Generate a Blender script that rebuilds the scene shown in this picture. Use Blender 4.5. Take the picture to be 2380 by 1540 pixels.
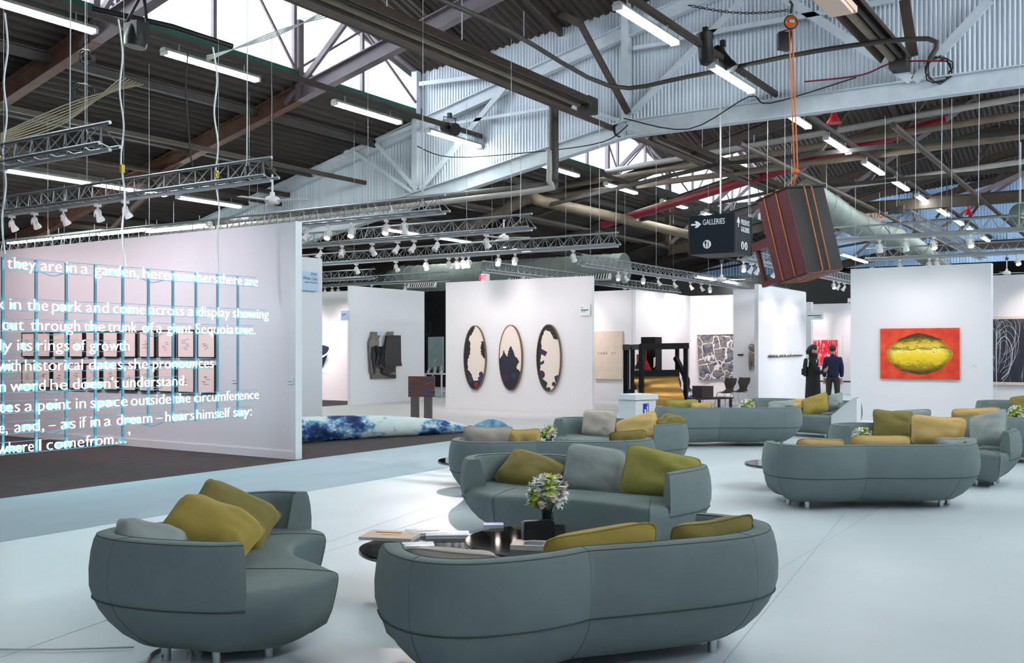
import bpy, math, random
from mathutils import Vector, Matrix
random.seed(7)
R = math.radians
sc = bpy.context.scene
for o in list(bpy.data.objects): bpy.data.objects.remove(o)

# ------------------------------------------------------------------ camera, light, exposure
F = 2314.0; CX = 1190.0; HY = 813.0; EYE = 1.69; TH = R(33.1)
CT, ST = math.cos(TH), math.sin(TH)
cam_d = bpy.data.cameras.new('camera'); cam = bpy.data.objects.new('camera', cam_d)
sc.collection.objects.link(cam)
cam.location = (0, 0, EYE); cam.rotation_euler = (R(90), 0, TH)
cam_d.sensor_width = 36; cam_d.lens = F * 36 / 2380; cam_d.shift_y = (HY - 770) / 2380
cam_d.clip_end = 400
sc.camera = cam
sc.view_settings.view_transform = 'Standard'; sc.view_settings.look = 'None'
sc.view_settings.gamma = 1; sc.view_settings.use_curve_mapping = False
sc.view_settings.exposure = 0.33
try:
    sc.cycles.use_denoising = True; sc.cycles.max_bounces = 4; sc.cycles.diffuse_bounces = 2
    sc.cycles.use_adaptive_sampling = True; sc.cycles.adaptive_threshold = .1; sc.cycles.adaptive_min_samples = 16; sc.cycles.transparent_max_bounces = 6
    sc.cycles.glossy_bounces = 2; sc.cycles.sample_clamp_indirect = 4; sc.cycles.use_light_tree = False
    sc.cycles.caustics_reflective = False; sc.cycles.caustics_refractive = False
except Exception: pass
w = bpy.data.worlds.new('world'); sc.world = w; w.use_nodes = True
w.cycles.sampling_method = 'NONE'
bgn = w.node_tree.nodes['Background']
bgn.inputs[0].default_value = (0.80, 0.92, 1.0, 1); bgn.inputs[1].default_value = 2.0

def area(name, loc, size, size_y, power, col, direction):
    d = bpy.data.lights.new(name, 'AREA'); d.shape = 'RECTANGLE'; d.size = size; d.size_y = size_y
    d.energy = power; d.color = col
    o = bpy.data.objects.new(name, d); sc.collection.objects.link(o); o.location = loc
    o.rotation_euler = Vector(direction).to_track_quat('-Z', 'Y').to_euler(); return o
# daylight coming in through the glazed clerestory gables, one lamp outside each gable
GLX = -19.0; GRX = 7.0
for yc in (-3.75, 14.75, 33.25, 51.75):
    pw = .45 if yc < 0 else 1.15
    area('daylight_gable', (GLX - 1.0, yc, 10.2), 16, 2.6, 750*pw, (0.84, 0.93, 1.0), (1, 0, -0.12))
    area('daylight_gable', (GRX + 1.0, yc, 10.2), 16, 2.6, 1300*pw, (0.84, 0.93, 1.0), (-1, 0, -0.12))

# ------------------------------------------------------------------ pixel helpers (rays onto planes)
def c2w(X, Z, z=0.0): return Vector((X*CT - Z*ST, X*ST + Z*CT, z))
def atZ(px, py, Z): return c2w((px-CX)/F*Z, Z, EYE + (HY-py)/F*Z)
def gp(px, py, h=0.0): return atZ(px, py, F*(EYE-h)/(py-HY))
def onY(px, py, Y): return atZ(px, py, Y/((px-CX)/F*ST + CT))
def onX(px, py, x): return atZ(px, py, x/((px-CX)/F*CT - ST))

# ------------------------------------------------------------------ materials
M = {}
def lin(c):
    return tuple(((v/255)/12.92 if v/255 <= .04045 else ((v/255+.055)/1.055)**2.4) for v in c)
def mat(name, rgb, rough=.6, metal=0, spec=.5, emit=0, ecol=None, noise=0, nscale=8, bump=0, bscale=40, stretch=None, alpha=1, trans=0):
    m = bpy.data.materials.new(name); m.use_nodes = True; nt = m.node_tree; b = nt.nodes['Principled BSDF']
    c = lin(rgb)
    b.inputs['Base Color'].default_value = (*c, 1); b.inputs['Roughness'].default_value = rough
    b.inputs['Metallic'].default_value = metal; b.inputs['Specular IOR Level'].default_value = spec
    if emit:
        b.inputs['Emission Color'].default_value = (*lin(ecol or rgb), 1); b.inputs['Emission Strength'].default_value = emit
    if trans: b.inputs['Transmission Weight'].default_value = trans
    if alpha < 1: b.inputs['Alpha'].default_value = alpha
    if noise or bump:
        tc = nt.nodes.new('ShaderNodeTexCoord'); mp = nt.nodes.new('ShaderNodeMapping')
        nt.links.new(tc.outputs['Object'], mp.inputs[0])
        if stretch: mp.inputs['Scale'].default_value = stretch
    if noise:
        n = nt.nodes.new('ShaderNodeTexNoise'); n.inputs['Scale'].default_value = nscale; n.inputs['Detail'].default_value = 6
        nt.links.new(mp.outputs[0], n.inputs['Vector'])
        r = nt.nodes.new('ShaderNodeValToRGB'); e = r.color_ramp.elements
        e[0].position = .3; e[1].position = .7
        e[0].color = (*[v*(1-noise) for v in c], 1); e[1].color = (*[min(1, v*(1+noise)) for v in c], 1)
        nt.links.new(n.outputs['Fac'], r.inputs[0]); nt.links.new(r.outputs[0], b.inputs['Base Color'])
    if bump:
        n2 = nt.nodes.new('ShaderNodeTexNoise'); n2.inputs['Scale'].default_value = bscale; n2.inputs['Detail'].default_value = 4
        nt.links.new(mp.outputs[0], n2.inputs['Vector'])
        bp = nt.nodes.new('ShaderNodeBump'); bp.inputs['Strength'].default_value = bump; bp.inputs['Distance'].default_value = .02
        nt.links.new(n2.outputs['Fac'], bp.inputs['Height']); nt.links.new(bp.outputs[0], b.inputs['Normal'])
    if name in ('neon', 'lamp_glow', 'exit_red'): m.cycles.emission_sampling = 'NONE'
    M[name] = m; return m
def ramp_mat(name, build, rough=.6):
    m = bpy.data.materials.new(name); m.use_nodes = True; nt = m.node_tree; b = nt.nodes['Principled BSDF']
    b.inputs['Roughness'].default_value = rough
    tc = nt.nodes.new('ShaderNodeTexCoord'); build(nt, b, tc); M[name] = m; return m
def N(nt, t, **kw):
    n = nt.nodes.new('ShaderNode'+t)
    for k, v in kw.items():
        if k in n.inputs: n.inputs[k].default_value = v
        else: setattr(n, k, v)
    return n
def ramp(nt, src, stops, interp='LINEAR'):
    r = nt.nodes.new('ShaderNodeValToRGB'); cr = r.color_ramp; cr.interpolation = interp
    while len(cr.elements) < len(stops): cr.elements.new(.5)
    for e, (p, c) in zip(cr.elements, stops):
        e.position = p; e.color = (*lin(c), 1)
    nt.links.new(src, r.inputs[0]); return r

mat('floor_white', (222, 230, 236), .38, noise=.05, nscale=.7, bump=.03, bscale=30)
mat('floor_aisle', (176, 192, 202), .9, noise=.06, nscale=1.6, stretch=(1, .25, 1), bump=.05, bscale=120)
mat('floor_dark', (66, 56, 58), .95, noise=.18, nscale=5, bump=.2, bscale=160)
mat('floor_pale', (206, 200, 202), .8, noise=.04, nscale=2)
mat('wall_white', (226, 224, 228), .7, noise=.012, nscale=1.2)
mat('wall_side', (222, 223, 228), .7)
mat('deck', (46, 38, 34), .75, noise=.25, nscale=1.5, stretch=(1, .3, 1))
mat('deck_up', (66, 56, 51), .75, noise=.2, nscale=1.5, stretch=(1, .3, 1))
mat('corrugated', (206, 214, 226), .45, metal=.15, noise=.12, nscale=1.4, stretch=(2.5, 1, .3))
mat('corr_far_bluelit', (176, 208, 252), .5, noise=.12, nscale=1.4, stretch=(2.5, 1, .3))  # white sheet metal; the blue daylight on it is put into this colour
mat('steel_white', (205, 212, 222), .45, noise=.08, nscale=4)
mat('steel_brown', (64, 52, 45), .6, noise=.25, nscale=3)
mat('steel_rust', (98, 68, 56), .6, noise=.25, nscale=3)
mat('steel_dark', (52, 47, 45), .6, noise=.2, nscale=3)
mat('steel_green', (30, 74, 66), .6, noise=.2, nscale=3)
mat('steel_purple', (116, 104, 112), .55, noise=.12, nscale=3)
mat('black', (16, 16, 18), .5)
mat('hall_dark', (30, 28, 28), .9, noise=.3, nscale=.6)
mat('truss_alu', (150, 154, 160), .35, metal=.6)
mat('track_grey', (176, 178, 182), .4)
mat('lamp_white', (232, 228, 228), .35)
mat('lamp_glow', (255, 235, 228), .4, emit=14, ecol=(255, 226, 214))
mat('lamp_off', (205, 195, 192), .25)
mat('tube_glow', (255, 255, 245), .4, emit=62, ecol=(240, 252, 248))
mat('fixture', (196, 200, 196), .4)
mat('duct', (124, 132, 128), .6, metal=.1, noise=.08, nscale=2)
mat('grille_dark', (28, 30, 32), .6)
mat('pipe_white', (158, 154, 150), .45, noise=.08, nscale=3)
mat('pipe_tan', (116, 101, 86), .55, noise=.15, nscale=2)
mat('pipe_red', (128, 22, 40), .4)
mat('cable_white', (222, 224, 224), .5)
mat('cable_black', (18, 18, 20), .55)
mat('cable_tan', (150, 138, 116), .6)
mat('wire', (160, 164, 166), .35, metal=.6)
mat('yellow', (232, 196, 40), .45)
mat('fabric', (114, 127, 128), .82, noise=.05, nscale=5, bump=.12, bscale=350)
mat('fabric_seam', (64, 76, 77), .85)
mat('chrome', (200, 204, 206), .22, metal=.9)
mat('c_mustard', (174, 151, 72), .85, noise=.06, nscale=6, bump=.35, bscale=9)
mat('c_olive', (140, 127, 70), .85, noise=.06, nscale=6, bump=.4, bscale=9)
mat('c_lime', (166, 159, 82), .85, noise=.06, nscale=6, bump=.4, bscale=9)
mat('c_grey', (160, 168, 166), .85, noise=.04, nscale=6, bump=.35, bscale=9)
mat('c_beige', (200, 188, 178), .85, noise=.04, nscale=6, bump=.35, bscale=9)
mat('c_tan', (218, 182, 116), .85, noise=.05, nscale=6, bump=.35, bscale=9)
mat('table_glass', (6, 7, 8), .05, spec=.6)
mat('table_rim', (120, 128, 128), .2, metal=.8)
mat('table_base', (26, 28, 30), .4)
mat('paper', (236, 232, 228), .6)
mat('paper_pink', (232, 204, 186), .6)
mat('mag_blue', (40, 72, 190), .4)
mat('mag_grey', (120, 138, 160), .35, noise=.4, nscale=14)
mat('mag_dark', (30, 34, 40), .35)
mat('mag_red', (206, 52, 50), .4)
mat('glass_vase', (40, 62, 48), .06, spec=.7, alpha=.55)
mat('stem', (70, 98, 40), .6)
mat('petal_white', (250, 250, 242), .55)
mat('petal_green', (196, 214, 96), .55)
mat('petal_pink', (250, 226, 214), .55)
mat('leaf', (62, 104, 44), .5)
mat('neon', (214, 252, 255), .4, emit=5.0, ecol=(206, 248, 255))
mat('neon_rail', (98, 150, 166), .5)
mat('neon_strut', (112, 150, 168), .45)
mat('acrylic', (150, 220, 232), .2, alpha=.35)
mat('frame_black', (26, 22, 24), .45)
mat('drawing_paper', (250, 228, 220), .7)
mat('ink', (70, 62, 66), .8)
mat('sign_blue', (188, 208, 232), .5)
mat('sign_navy', (15, 21, 32), .5, spec=.2)
mat('sign_white', (224, 230, 232), .5)
mat('sign_text', (40, 52, 56), .6)
mat('bronze_frame', (120, 100, 78), .4, metal=.4)
mat('canvas_cream', (226, 212, 202), .7)
mat('splotch_dark', (14, 16, 18), .6, noise=.3, nscale=6)
mat('splotch_navy', (22, 20, 44), .6, noise=.4, nscale=3)
mat('splotch_plum', (62, 18, 62), .6)
mat('splotch_blue', (26, 44, 96), .6)
mat('splotch_teal', (18, 52, 66), .6)
mat('splotch_red', (122, 16, 40), .6)
mat('splotch_green', (28, 46, 26), .6)
mat('board', (214, 196, 180), .8, noise=.05, nscale=5)
mat('black_wood', (11, 10, 11), .5, spec=.2)
mat('dark_wood', (48, 30, 28), .45, noise=.2, nscale=6, stretch=(8, 1, 1))
mat('felt_red', (166, 36, 52), .8)
mat('orange_wood', (190, 106, 56), .6)
mat('brass', (176, 132, 72), .3, metal=.85, noise=.18, nscale=2.5, stretch=(.6, .6, 3))
mat('grey_panel', (112, 110, 106), .3, metal=.5, noise=.3, nscale=4)
mat('black_leather', (20, 22, 22), .42, bump=.2, bscale=30)
mat('silver_statue', (150, 140, 134), .25, metal=.8, noise=.3, nscale=30)
mat('bark', (96, 76, 62), .8, noise=.5, nscale=40)
mat('cabinet_left', (98, 50, 56), .5, spec=.25, noise=.12, nscale=2.2, stretch=(6, 6, .7))
mat('cabinet_dark', (36, 29, 29), .5, spec=.2, noise=.15, nscale=2.2, stretch=(6, 6, .7))
mat('rope', (206, 122, 74), .75, bump=.3, bscale=120)
mat('hoist_orange', (226, 106, 40), .4)
mat('bin_white', (232, 235, 238), .5)
mat('bin_blue', (28, 60, 190), .5)
mat('plastic', (150, 166, 170), .3, noise=.15, nscale=3, bump=.5, bscale=6)
mat('lip', (176, 112, 104), .5)
mat('skin', (206, 162, 142), .55)
mat('hair_black', (20, 16, 16), .5)
mat('hair_brown', (52, 44, 36), .6)
mat('coat_black', (12, 13, 16), .8, bump=.2, bscale=30)
mat('jacket_navy', (16, 24, 62), .8, bump=.2, bscale=30)
mat('trousers', (52, 50, 48), .85)
mat('backpack', (22, 24, 30), .7)
mat('red_lamp', (186, 24, 40), .4)
mat('plate_green', (92, 106, 100), .5)
mat('exit_red', (220, 40, 70), .5, emit=1.5, ecol=(230, 40, 90))
mat('wood_grey', (96, 88, 90), .6, noise=.12, nscale=4, stretch=(6, 6, .6))

# ------------------------------------------------------------------ mesh builder
ORG = {}
def link(o): sc.collection.objects.link(o); return o
def tag(o, label=None, cat=None, group=None, kind=None):
    if label: o['label'] = label
    if cat: o['category'] = cat
    if group: o['group'] = group
    if kind: o['kind'] = kind
    return o
def root(name, label, cat, loc=(0, 0, 0), rot=None, group=None, kind=None, world=True):
    o = bpy.data.objects.new(name, None); link(o); o.location = loc; o.empty_display_size = .1
    if rot is not None: o.rotation_euler = rot
    if world and rot is None: ORG[o.name] = Vector(loc)
    return tag(o, label, cat, group, kind)
def frame_of(d):
    d = d.normalized(); a = Vector((0, 0, 1)) if abs(d.z) < .95 else Vector((1, 0, 0))
    u = d.cross(a).normalized(); return u, u.cross(d).normalized()
class MB:
    def __init__(s): s.v = []; s.f = []; s.sm = []
    def add(s, vs, fs, smooth=False):
        b = len(s.v); s.v += [Vector(p) for p in vs]
        s.f += [tuple(i+b for i in f) for f in fs]; s.sm += [smooth]*len(fs); return s
    def box(s, c, size, rot=None):
        hx, hy, hz = [k/2 for k in size]; c = Vector(c)
        vs = [Vector((x, y, z)) for x in (-hx, hx) for y in (-hy, hy) for z in (-hz, hz)]
        if rot is not None: vs = [rot @ p for p in vs]
        return s.add([c+p for p in vs], [(0, 1, 3, 2), (4, 6, 7, 5), (0, 4, 5, 1), (2, 3, 7, 6), (0, 2, 6, 4), (1, 5, 7, 3)])
    def box2(s, a, b):
        a, b = Vector(a), Vector(b); return s.box((a+b)/2, [abs(k) for k in (b-a)])
    def beam(s, a, b, wd, ht):           # rectangular bar, ht measured upwards
        a, b = Vector(a), Vector(b); d = (b-a)
        u = d.cross(Vector((0, 0, 1)))
        u = u.normalized() if u.length > 1e-4 else Vector((1, 0, 0))
        n = u.cross(d).normalized(); vs = []
        for p in (a, b):
            for i, j in ((-1, -1), (1, -1), (1, 1), (-1, 1)): vs.append(p+u*(i*wd/2)+n*(j*ht/2))
        return s.add(vs, [(0, 1, 2, 3), (7, 6, 5, 4), (0, 4, 5, 1), (1, 5, 6, 2), (2, 6, 7, 3), (3, 7, 4, 0)])
    def ibeam(s, a, b, wd, ht, t=.03):
        a, b = Vector(a), Vector(b); d = (b-a); u = d.cross(Vector((0, 0, 1))).normalized(); n = u.cross(d).normalized()
        s.beam(a, b, t, ht); s.beam(a+n*ht/2, b+n*ht/2, wd, t); return s.beam(a-n*ht/2, b-n*ht/2, wd, t)
    def tube(s, pts, r, n=8, cap=True, smooth=True, closed=False):
        pts = [Vector(p) for p in pts]; b = len(s.v); k = len(pts)
        rs = r if isinstance(r, (list, tuple)) else [r]*k
        u = None; vs = []
        for i, p in enumerate(pts):
            if closed: d = pts[(i+1) % k]-pts[i-1]
            else: d = pts[min(i+1, k-1)]-pts[max(i-1, 0)]
            d = d.normalized() if d.length > 1e-9 else Vector((0, 0, 1))
            if u is None: u, _ = frame_of(d)
            u = u-d*u.dot(d)
            u = u.normalized() if u.length > 1e-5 else frame_of(d)[0]
            v = d.cross(u)
            for j in range(n):
                a = 2*math.pi*j/n; vs.append(p+(u*math.cos(a)+v*math.sin(a))*rs[i])
        fs = []
        for i in range(k if closed else k-1):
            i2 = (i+1) % k
            for j in range(n): fs.append((i*n+j, i*n+(j+1) % n, i2*n+(j+1) % n, i2*n+j))
        s.add(vs, fs, smooth)
        if cap and not closed: s.add(vs[:n], [tuple(range(n-1, -1, -1))]); s.add(vs[-n:], [tuple(range(n))])
        return s
    def cyl(s, a, b, r, n=12, r2=None, smooth=True): return s.tube([a, b], [r, r if r2 is None else r2], n, smooth=smooth)
    def lathe(s, prof, c=(0, 0, 0), n=20, axis=None, smooth=True):
        c = Vector(c); m = Vector((0, 0, 1)).rotation_difference(Vector(axis)).to_matrix() if axis is not None else Matrix.Identity(3)
        vs = [c+m @ Vector((r*math.cos(2*math.pi*j/n), r*math.sin(2*math.pi*j/n), z)) for r, z in prof for j in range(n)]
        fs = [(i*n+j, i*n+(j+1) % n, (i+1)*n+(j+1) % n, (i+1)*n+j) for i in range(len(prof)-1) for j in range(n)]
        s.add(vs, fs, smooth); k = len(prof)
        s.add(vs[:n], [tuple(range(n-1, -1, -1))]); return s.add(vs[(k-1)*n:], [tuple(range(n))])
    def ball(s, c, r, n=10, m=6, scale=(1, 1, 1)):
        c = Vector(c); vs = [c+Vector((0, 0, -r*scale[2]))]; fs = []
        for i in range(1, m):
            a = math.pi*i/m-math.pi/2
            for j in range(n):
                b = 2*math.pi*j/n; vs.append(c+Vector((r*scale[0]*math.cos(a)*math.cos(b), r*scale[1]*math.cos(a)*math.sin(b), r*scale[2]*math.sin(a))))
        vs.append(c+Vector((0, 0, r*scale[2]))); T = len(vs)-1
        for j in range(n): fs.append((0, 1+(j+1) % n, 1+j)); fs.append((T, 1+(m-2)*n+j, 1+(m-2)*n+(j+1) % n))
        for i in range(m-2):
            for j in range(n): fs.append((1+i*n+j, 1+i*n+(j+1) % n, 1+(i+1)*n+(j+1) % n, 1+(i+1)*n+j))
        return s.add(vs, fs, True)
    def prism(s, poly, o, u, v, d):      # polygon (2d) on plane o+u*x+v*y, extruded by vector d
        o, u, v, d = Vector(o), Vector(u), Vector(v), Vector(d); n = len(poly)
        a = [o+u*x+v*y for x, y in poly]; vs = a+[p+d for p in a]
        return s.add(vs, [tuple(range(n-1, -1, -1)), tuple(range(n, 2*n))]+[(i, (i+1) % n, n+(i+1) % n, n+i) for i in range(n)])
    def rings(s, rows, closed=True, smooth=True):
        n = len(rows[0]); vs = [p for r in rows for p in r]; fs = []
        for i in range(len(rows)-1):
            for j in range(n if closed else n-1):
                k = (j+1) % n; fs.append((i*n+j, i*n+k, (i+1)*n+k, (i+1)*n+j))
        return s.add(vs, fs, smooth)
    def build(s, name, m, parent=None, label=None, local=False):
        off = Vector((0, 0, 0))
        if parent is not None and not local:
            p = parent
            while p.parent is not None: p = p.parent
            off = ORG.get(p.name, off)
        me = bpy.data.meshes.new(name); me.from_pydata([tuple(p-off) for p in s.v], [], s.f)
        me.polygons.foreach_set('use_smooth', s.sm); me.materials.append(M[m] if isinstance(m, str) else m); me.update()
        o = link(bpy.data.objects.new(name, me))
        if parent is not None: o.parent = parent
        if label: o['label'] = label
        return o
def solo(mb, name, m, label, cat, loc=None, group=None, kind=None):   # a thing that is one mesh, origin at loc
    loc = Vector(loc) if loc is not None else Vector((sum(p.x for p in mb.v)/len(mb.v), sum(p.y for p in mb.v)/len(mb.v), min(p.z for p in mb.v)))
    mb.v = [p-loc for p in mb.v]; o = mb.build(name, m); o.location = loc
    ORG[o.name] = loc
    return tag(o, label, cat, group, kind)
def dup(src, loc=None, rot=None, label=None, group=None):
    def rec(o, par):
        c = o.copy(); link(c); c.parent = par
        for ch in [x for x in bpy.data.objects if x.parent == o] if False else list(o.children): rec(ch, c)
        return c
    c = rec(src, None)
    if loc is not None: c.location = loc
    if rot is not None: c.rotation_euler = rot
    if label: c['label'] = label
    if group: c['group'] = group
    return c
ORD = ['first', 'second', 'third', 'fourth', 'fifth', 'sixth', 'seventh', 'eighth', 'ninth', 'tenth', 'eleventh', 'twelfth', 'thirteenth', 'fourteenth', 'fifteenth', 'sixteenth']
def catmull(P, sub):
    out = []; n = len(P)
    for i in range(n-1):
        p0 = P[max(i-1, 0)]; p1 = P[i]; p2 = P[i+1]; p3 = P[min(i+2, n-1)]
        for k in range(sub):
            t = k/sub; out.append(tuple(.5*((2*b)+(-a+c)*t+(2*a-5*b+4*c-d)*t*t+(-a+3*b-3*c+d)*t**3) for a, b, c, d in zip(p0, p1, p2, p3)))
    out.append(tuple(P[-1])); return out
_tc = {}
def text2d(s, thin=0):                            # verts (2d) and faces of a line of lettering in the built-in typeface
    if (s, thin) in _tc: return _tc[(s, thin)]
    c = bpy.data.curves.new('t', 'FONT'); c.body = s; c.size = 1; c.resolution_u = 3; c.offset = -thin
    o = link(bpy.data.objects.new('t', c)); dg = bpy.context.evaluated_depsgraph_get(); dg.update()
    me = bpy.data.meshes.new_from_object(o.evaluated_get(dg))
    r = ([(v.co.x, v.co.y) for v in me.vertices], [tuple(p.vertices) for p in me.polygons])
    bpy.data.objects.remove(o); bpy.data.curves.remove(c); bpy.data.meshes.remove(me); _tc[(s, thin)] = r; return r
def add_text(mb, s, o, u, v, width, height=None, depth=.004, size=None, thin=0):
    vs, fs = text2d(s, thin); x0 = min(p[0] for p in vs); x1 = max(p[0] for p in vs)
    sx = width/(x1-x0) if width else size
    sy = size if size else (height if height else sx)
    o, u, v = Vector(o), Vector(u), Vector(v); n = u.cross(v).normalized()*depth
    a = [o+u*((x-x0)*sx)+v*(y*sy) for x, y in vs]; k = len(a)
    ed = {}
    for f in fs:
        for i in range(len(f)):
            e = (f[i], f[(i+1) % len(f)]); ed[e] = ed.get(e, 0)+1
    sides = [(j, i, k+i, k+j) for (i, j) in ed if (j, i) not in ed]
    mb.add([p+n for p in a]+a, list(fs)+sides)
    return mb
mat('pane', (235, 244, 255), .1, alpha=.12)
mat('hall_mid', (205, 205, 206), .9)
mat('joint', (188, 196, 200), .8)
# ================================================================== the setting
WALLH = 3.66
def struct(mb, name, m, label, loc=None): return solo(mb, name, m, label, None, loc, kind='structure')
struct(MB().box2((-46, -9, -.2), (14, 82, 0)), 'floor', 'floor_white', 'white sealed concrete floor of the exhibition hall', (0, 0, 0))
struct(MB().box2((-11.05, -9, -.01), (-8.55, 17.4, .004)), 'floor_aisle', 'floor_aisle', 'pale blue grey carpet strip of the aisle beside the dark booth floor', (-9.8, 4, 0))
struct(MB().box2((-30, -9, -.01), (-11.05, 17.4, .006)), 'floor_booth', 'floor_dark', 'dark brown carpet floor of the booth behind the neon text', (-15, 4, 0))
struct(MB().box2((-30, 21.2, -.01), (-21.0, 24.7, .006)), 'floor_booth_rear', 'floor_dark', 'dark carpet in the far booth with the pink lit wall', (-24, 23, 0))
struct(MB().box2((-21, 17.5, -.01), (-11.05, 40, .003)), 'floor_rear', 'floor_pale', 'pale pinkish floor around the oval pictures wall', (-15, 25, 0))
# thin expansion joints sawn in the concrete
for i, (a, b) in enumerate([((0, 1528), (760, 1260)), ((1790, 1335), (2130, 1130)), ((1680, 1540), (1900, 1270)), ((700, 1300), (1080, 1180))]):
    p, q = gp(*a), gp(*b); d = (q-p).normalized()
    struct(MB().beam(p-d*2, q+d*2, .006, .002), 'floor_joint', 'joint', 'thin joint line in the white floor, %s from the left' % ORD[i])

def wall(name, a, b, h, label, m='wall_white', t=.12, board=0, side=-1):
    a, b = Vector((*a, 0)), Vector((*b, 0)); d = (b-a).normalized(); n = Vector((d.y, -d.x, 0))*side*-1
    mb = MB(); c = (a+b)/2-n*t/2; mb.beam(Vector((a.x, a.y, h/2))-n*t/2, Vector((b.x, b.y, h/2))-n*t/2, t, h)
    o = struct(mb, name, m, label)
    if board:
        k = MB().beam(Vector((a.x, a.y, board/2))+n*.012, Vector((b.x, b.y, board/2))+n*.012, .024, board)
        k.build('baseboard', m, o)
    return o
# walls facing the camera run along x (normal -y); walls running along y face +x
wall('wall_left', (-30, 11.0), (-11.17, 11.0), WALLH, 'long white booth wall hung with two rows of framed drawings', board=.13)
MB()
struct(MB().box2((-11.17, 10.99, 0), (-11.13, 11.125, WALLH+.01)), 'trim_1', 'wall_side', 'pale edge strip closing the end of the long booth wall')
wall('wall_left_rear', (-15.2, 11.2), (-15.2, 15.8), WALLH, 'white end wall with the pale blue name plate', 'wall_side', side=-1)
wall('wall_centre_left', (-20.8, 22.85), (-20.8, 26.5), WALLH, 'white wall carrying the black and metal relief', 'wall_side')
wall('wall_pink', (-30, 24.8), (-20.95, 24.8), WALLH, 'pink lit far wall with the dark blue neon piece', board=.16)
wall('wall_service', (-23, 31.4), (-14.5, 31.4), 2.75, 'greenish low wall of the service area seen between two booths', 'wall_side')
wall('wall_centre', (-17.5, 23.3), (-12.65, 23.3), WALLH, 'white wall with three oval pictures', board=.13)
wall('wall_centre_rear', (-22, 29.5), (-14.53, 29.5), WALLH, 'white wall with the pale wooden panel', board=.12)
wall('wall_return', (-14.4, 29.5), (-14.4, 34.2), WALLH, 'white return wall beside the black timber sculpture')
wall('wall_textile', (-15.6, 34.0), (-10.2, 34.0), WALLH, 'white wall behind the woven textile')
wall('wall_niche', (-11.75, 31.3), (-10.2, 31.3), WALLH, 'narrow white wall with the small silver figure', 'wall_side')
wall('wall_stick', (-10.1, 29.0), (-10.1, 33.7), WALLH, 'white wall with the horizontal twig')
wall('wall_red', (-16, 42.9), (-6, 42.9), WALLH, 'far white wall with the framed red picture')
wall('wall_right', (-6.33, 24.8), (-3.22, 24.8), WALLH, 'white wall carrying the orange and yellow painting', 'wall_side', t=.3)
wall('wall_far_right', (-4.6, 29.0), (3, 29.0), WALLH, 'white wall with the dark striped painting')
ca, cb_ = onY(1868, 700, 40.9), onY(1885, 700, 40.9)
struct(MB().box2((ca.x, 40.9, 0), (cb_.x, 41.2, WALLH)), 'wall_column', 'wall_white', 'slim white wall end behind the twig wall')

# ------------------------------------------------------------------ hall shell and roof
XL, XC = GLX, -6.0
def zlow(x): return 8.72+.235*(x-XL) if x < XC else 8.72+.235*((-12-x)-XL)
def zval(x): return 10.16+.1*(min(x, -12-x)-XL)
def zchord(x):
    x = min(x, -12-x)
    return 7.75 if x >= -11.9 else 7.75-.18*(-11.9-x)
VAL = [-13.0, 5.5, 24.0, 42.5, 61.0, 79.5]
def corr_sheet(pts_a, pts_b, nrm, per, amp, u):      # ruled sheet between two polylines sampled along u
    mb = MB(); n = Vector(nrm)
    for i in range(len(pts_a)-1):
        pass
    return mb
def corr_wall(name, Y, x0, x1, zb, zt, per, amp, m, label):
    mb = MB(); k = int((x1-x0)/per*4); vs = []
    sg = [0, 1, 1, 0]
    for i in range(k+1):
        x = x0+(x1-x0)*i/k; y = Y-amp*sg[i % 4]
        vs += [(x, y, zb(x)), (x, y, zt(x))]
    mb.add(vs, [(2*i, 2*i+2, 2*i+3, 2*i+1) for i in range(k)])
    return struct(mb, name, m, label, (0, Y, 0))
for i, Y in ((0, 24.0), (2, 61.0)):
    corr_wall('wall_gable', Y, XL, 7.0, (zchord if i == 0 else (lambda x: 6.6)), zval, .10 if i == 0 else .16, .025, 'corrugated' if i == 0 else 'corr_far_bluelit',
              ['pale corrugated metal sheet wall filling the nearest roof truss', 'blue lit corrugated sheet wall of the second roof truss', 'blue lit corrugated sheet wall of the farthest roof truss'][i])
    corr_wall('wall_gable_wing', Y, -36, XL, lambda x: zchord(x), lambda x: zlow(x)-.02, .12 if i == 0 else .2, .025, 'corrugated' if i == 0 else 'corr_far_bluelit',
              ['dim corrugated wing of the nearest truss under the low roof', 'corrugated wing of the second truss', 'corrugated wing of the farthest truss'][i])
def roof_sheet(name, x0, x1, ya, yb, za, zb, per, amp, m, label):
    mb = MB(); k = int((x1-x0)/per*4); vs = []; sg = [0, 1, 1, 0]
    for i in range(k+1):
        x = x0+(x1-x0)*i/k; d = amp*sg[i % 4]
        vs += [(x, ya, za(x)-d), (x, yb, zb(x)-d)]
    mb.add(vs, [(2*i, 2*i+1, 2*i+3, 2*i+2) for i in range(k)])
    return struct(mb, name, m, label, (0, 0, 8))
for i in range(5):
    a, b = VAL[i], VAL[i+1]; mid = (a+b)/2
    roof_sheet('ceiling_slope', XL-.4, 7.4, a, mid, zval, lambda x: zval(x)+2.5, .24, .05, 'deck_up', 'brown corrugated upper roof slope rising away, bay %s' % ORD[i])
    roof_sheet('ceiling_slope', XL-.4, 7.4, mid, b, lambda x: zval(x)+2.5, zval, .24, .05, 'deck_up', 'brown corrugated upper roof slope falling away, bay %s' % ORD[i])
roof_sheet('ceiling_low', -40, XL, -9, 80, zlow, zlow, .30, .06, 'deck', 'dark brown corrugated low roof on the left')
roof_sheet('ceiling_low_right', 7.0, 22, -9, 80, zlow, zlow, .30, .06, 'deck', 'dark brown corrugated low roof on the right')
struct(MB().box2((-40.2, -9, 0), (-40, 80, 9)), 'wall_hall_left', 'hall_dark', 'dark side wall of the hall')
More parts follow.
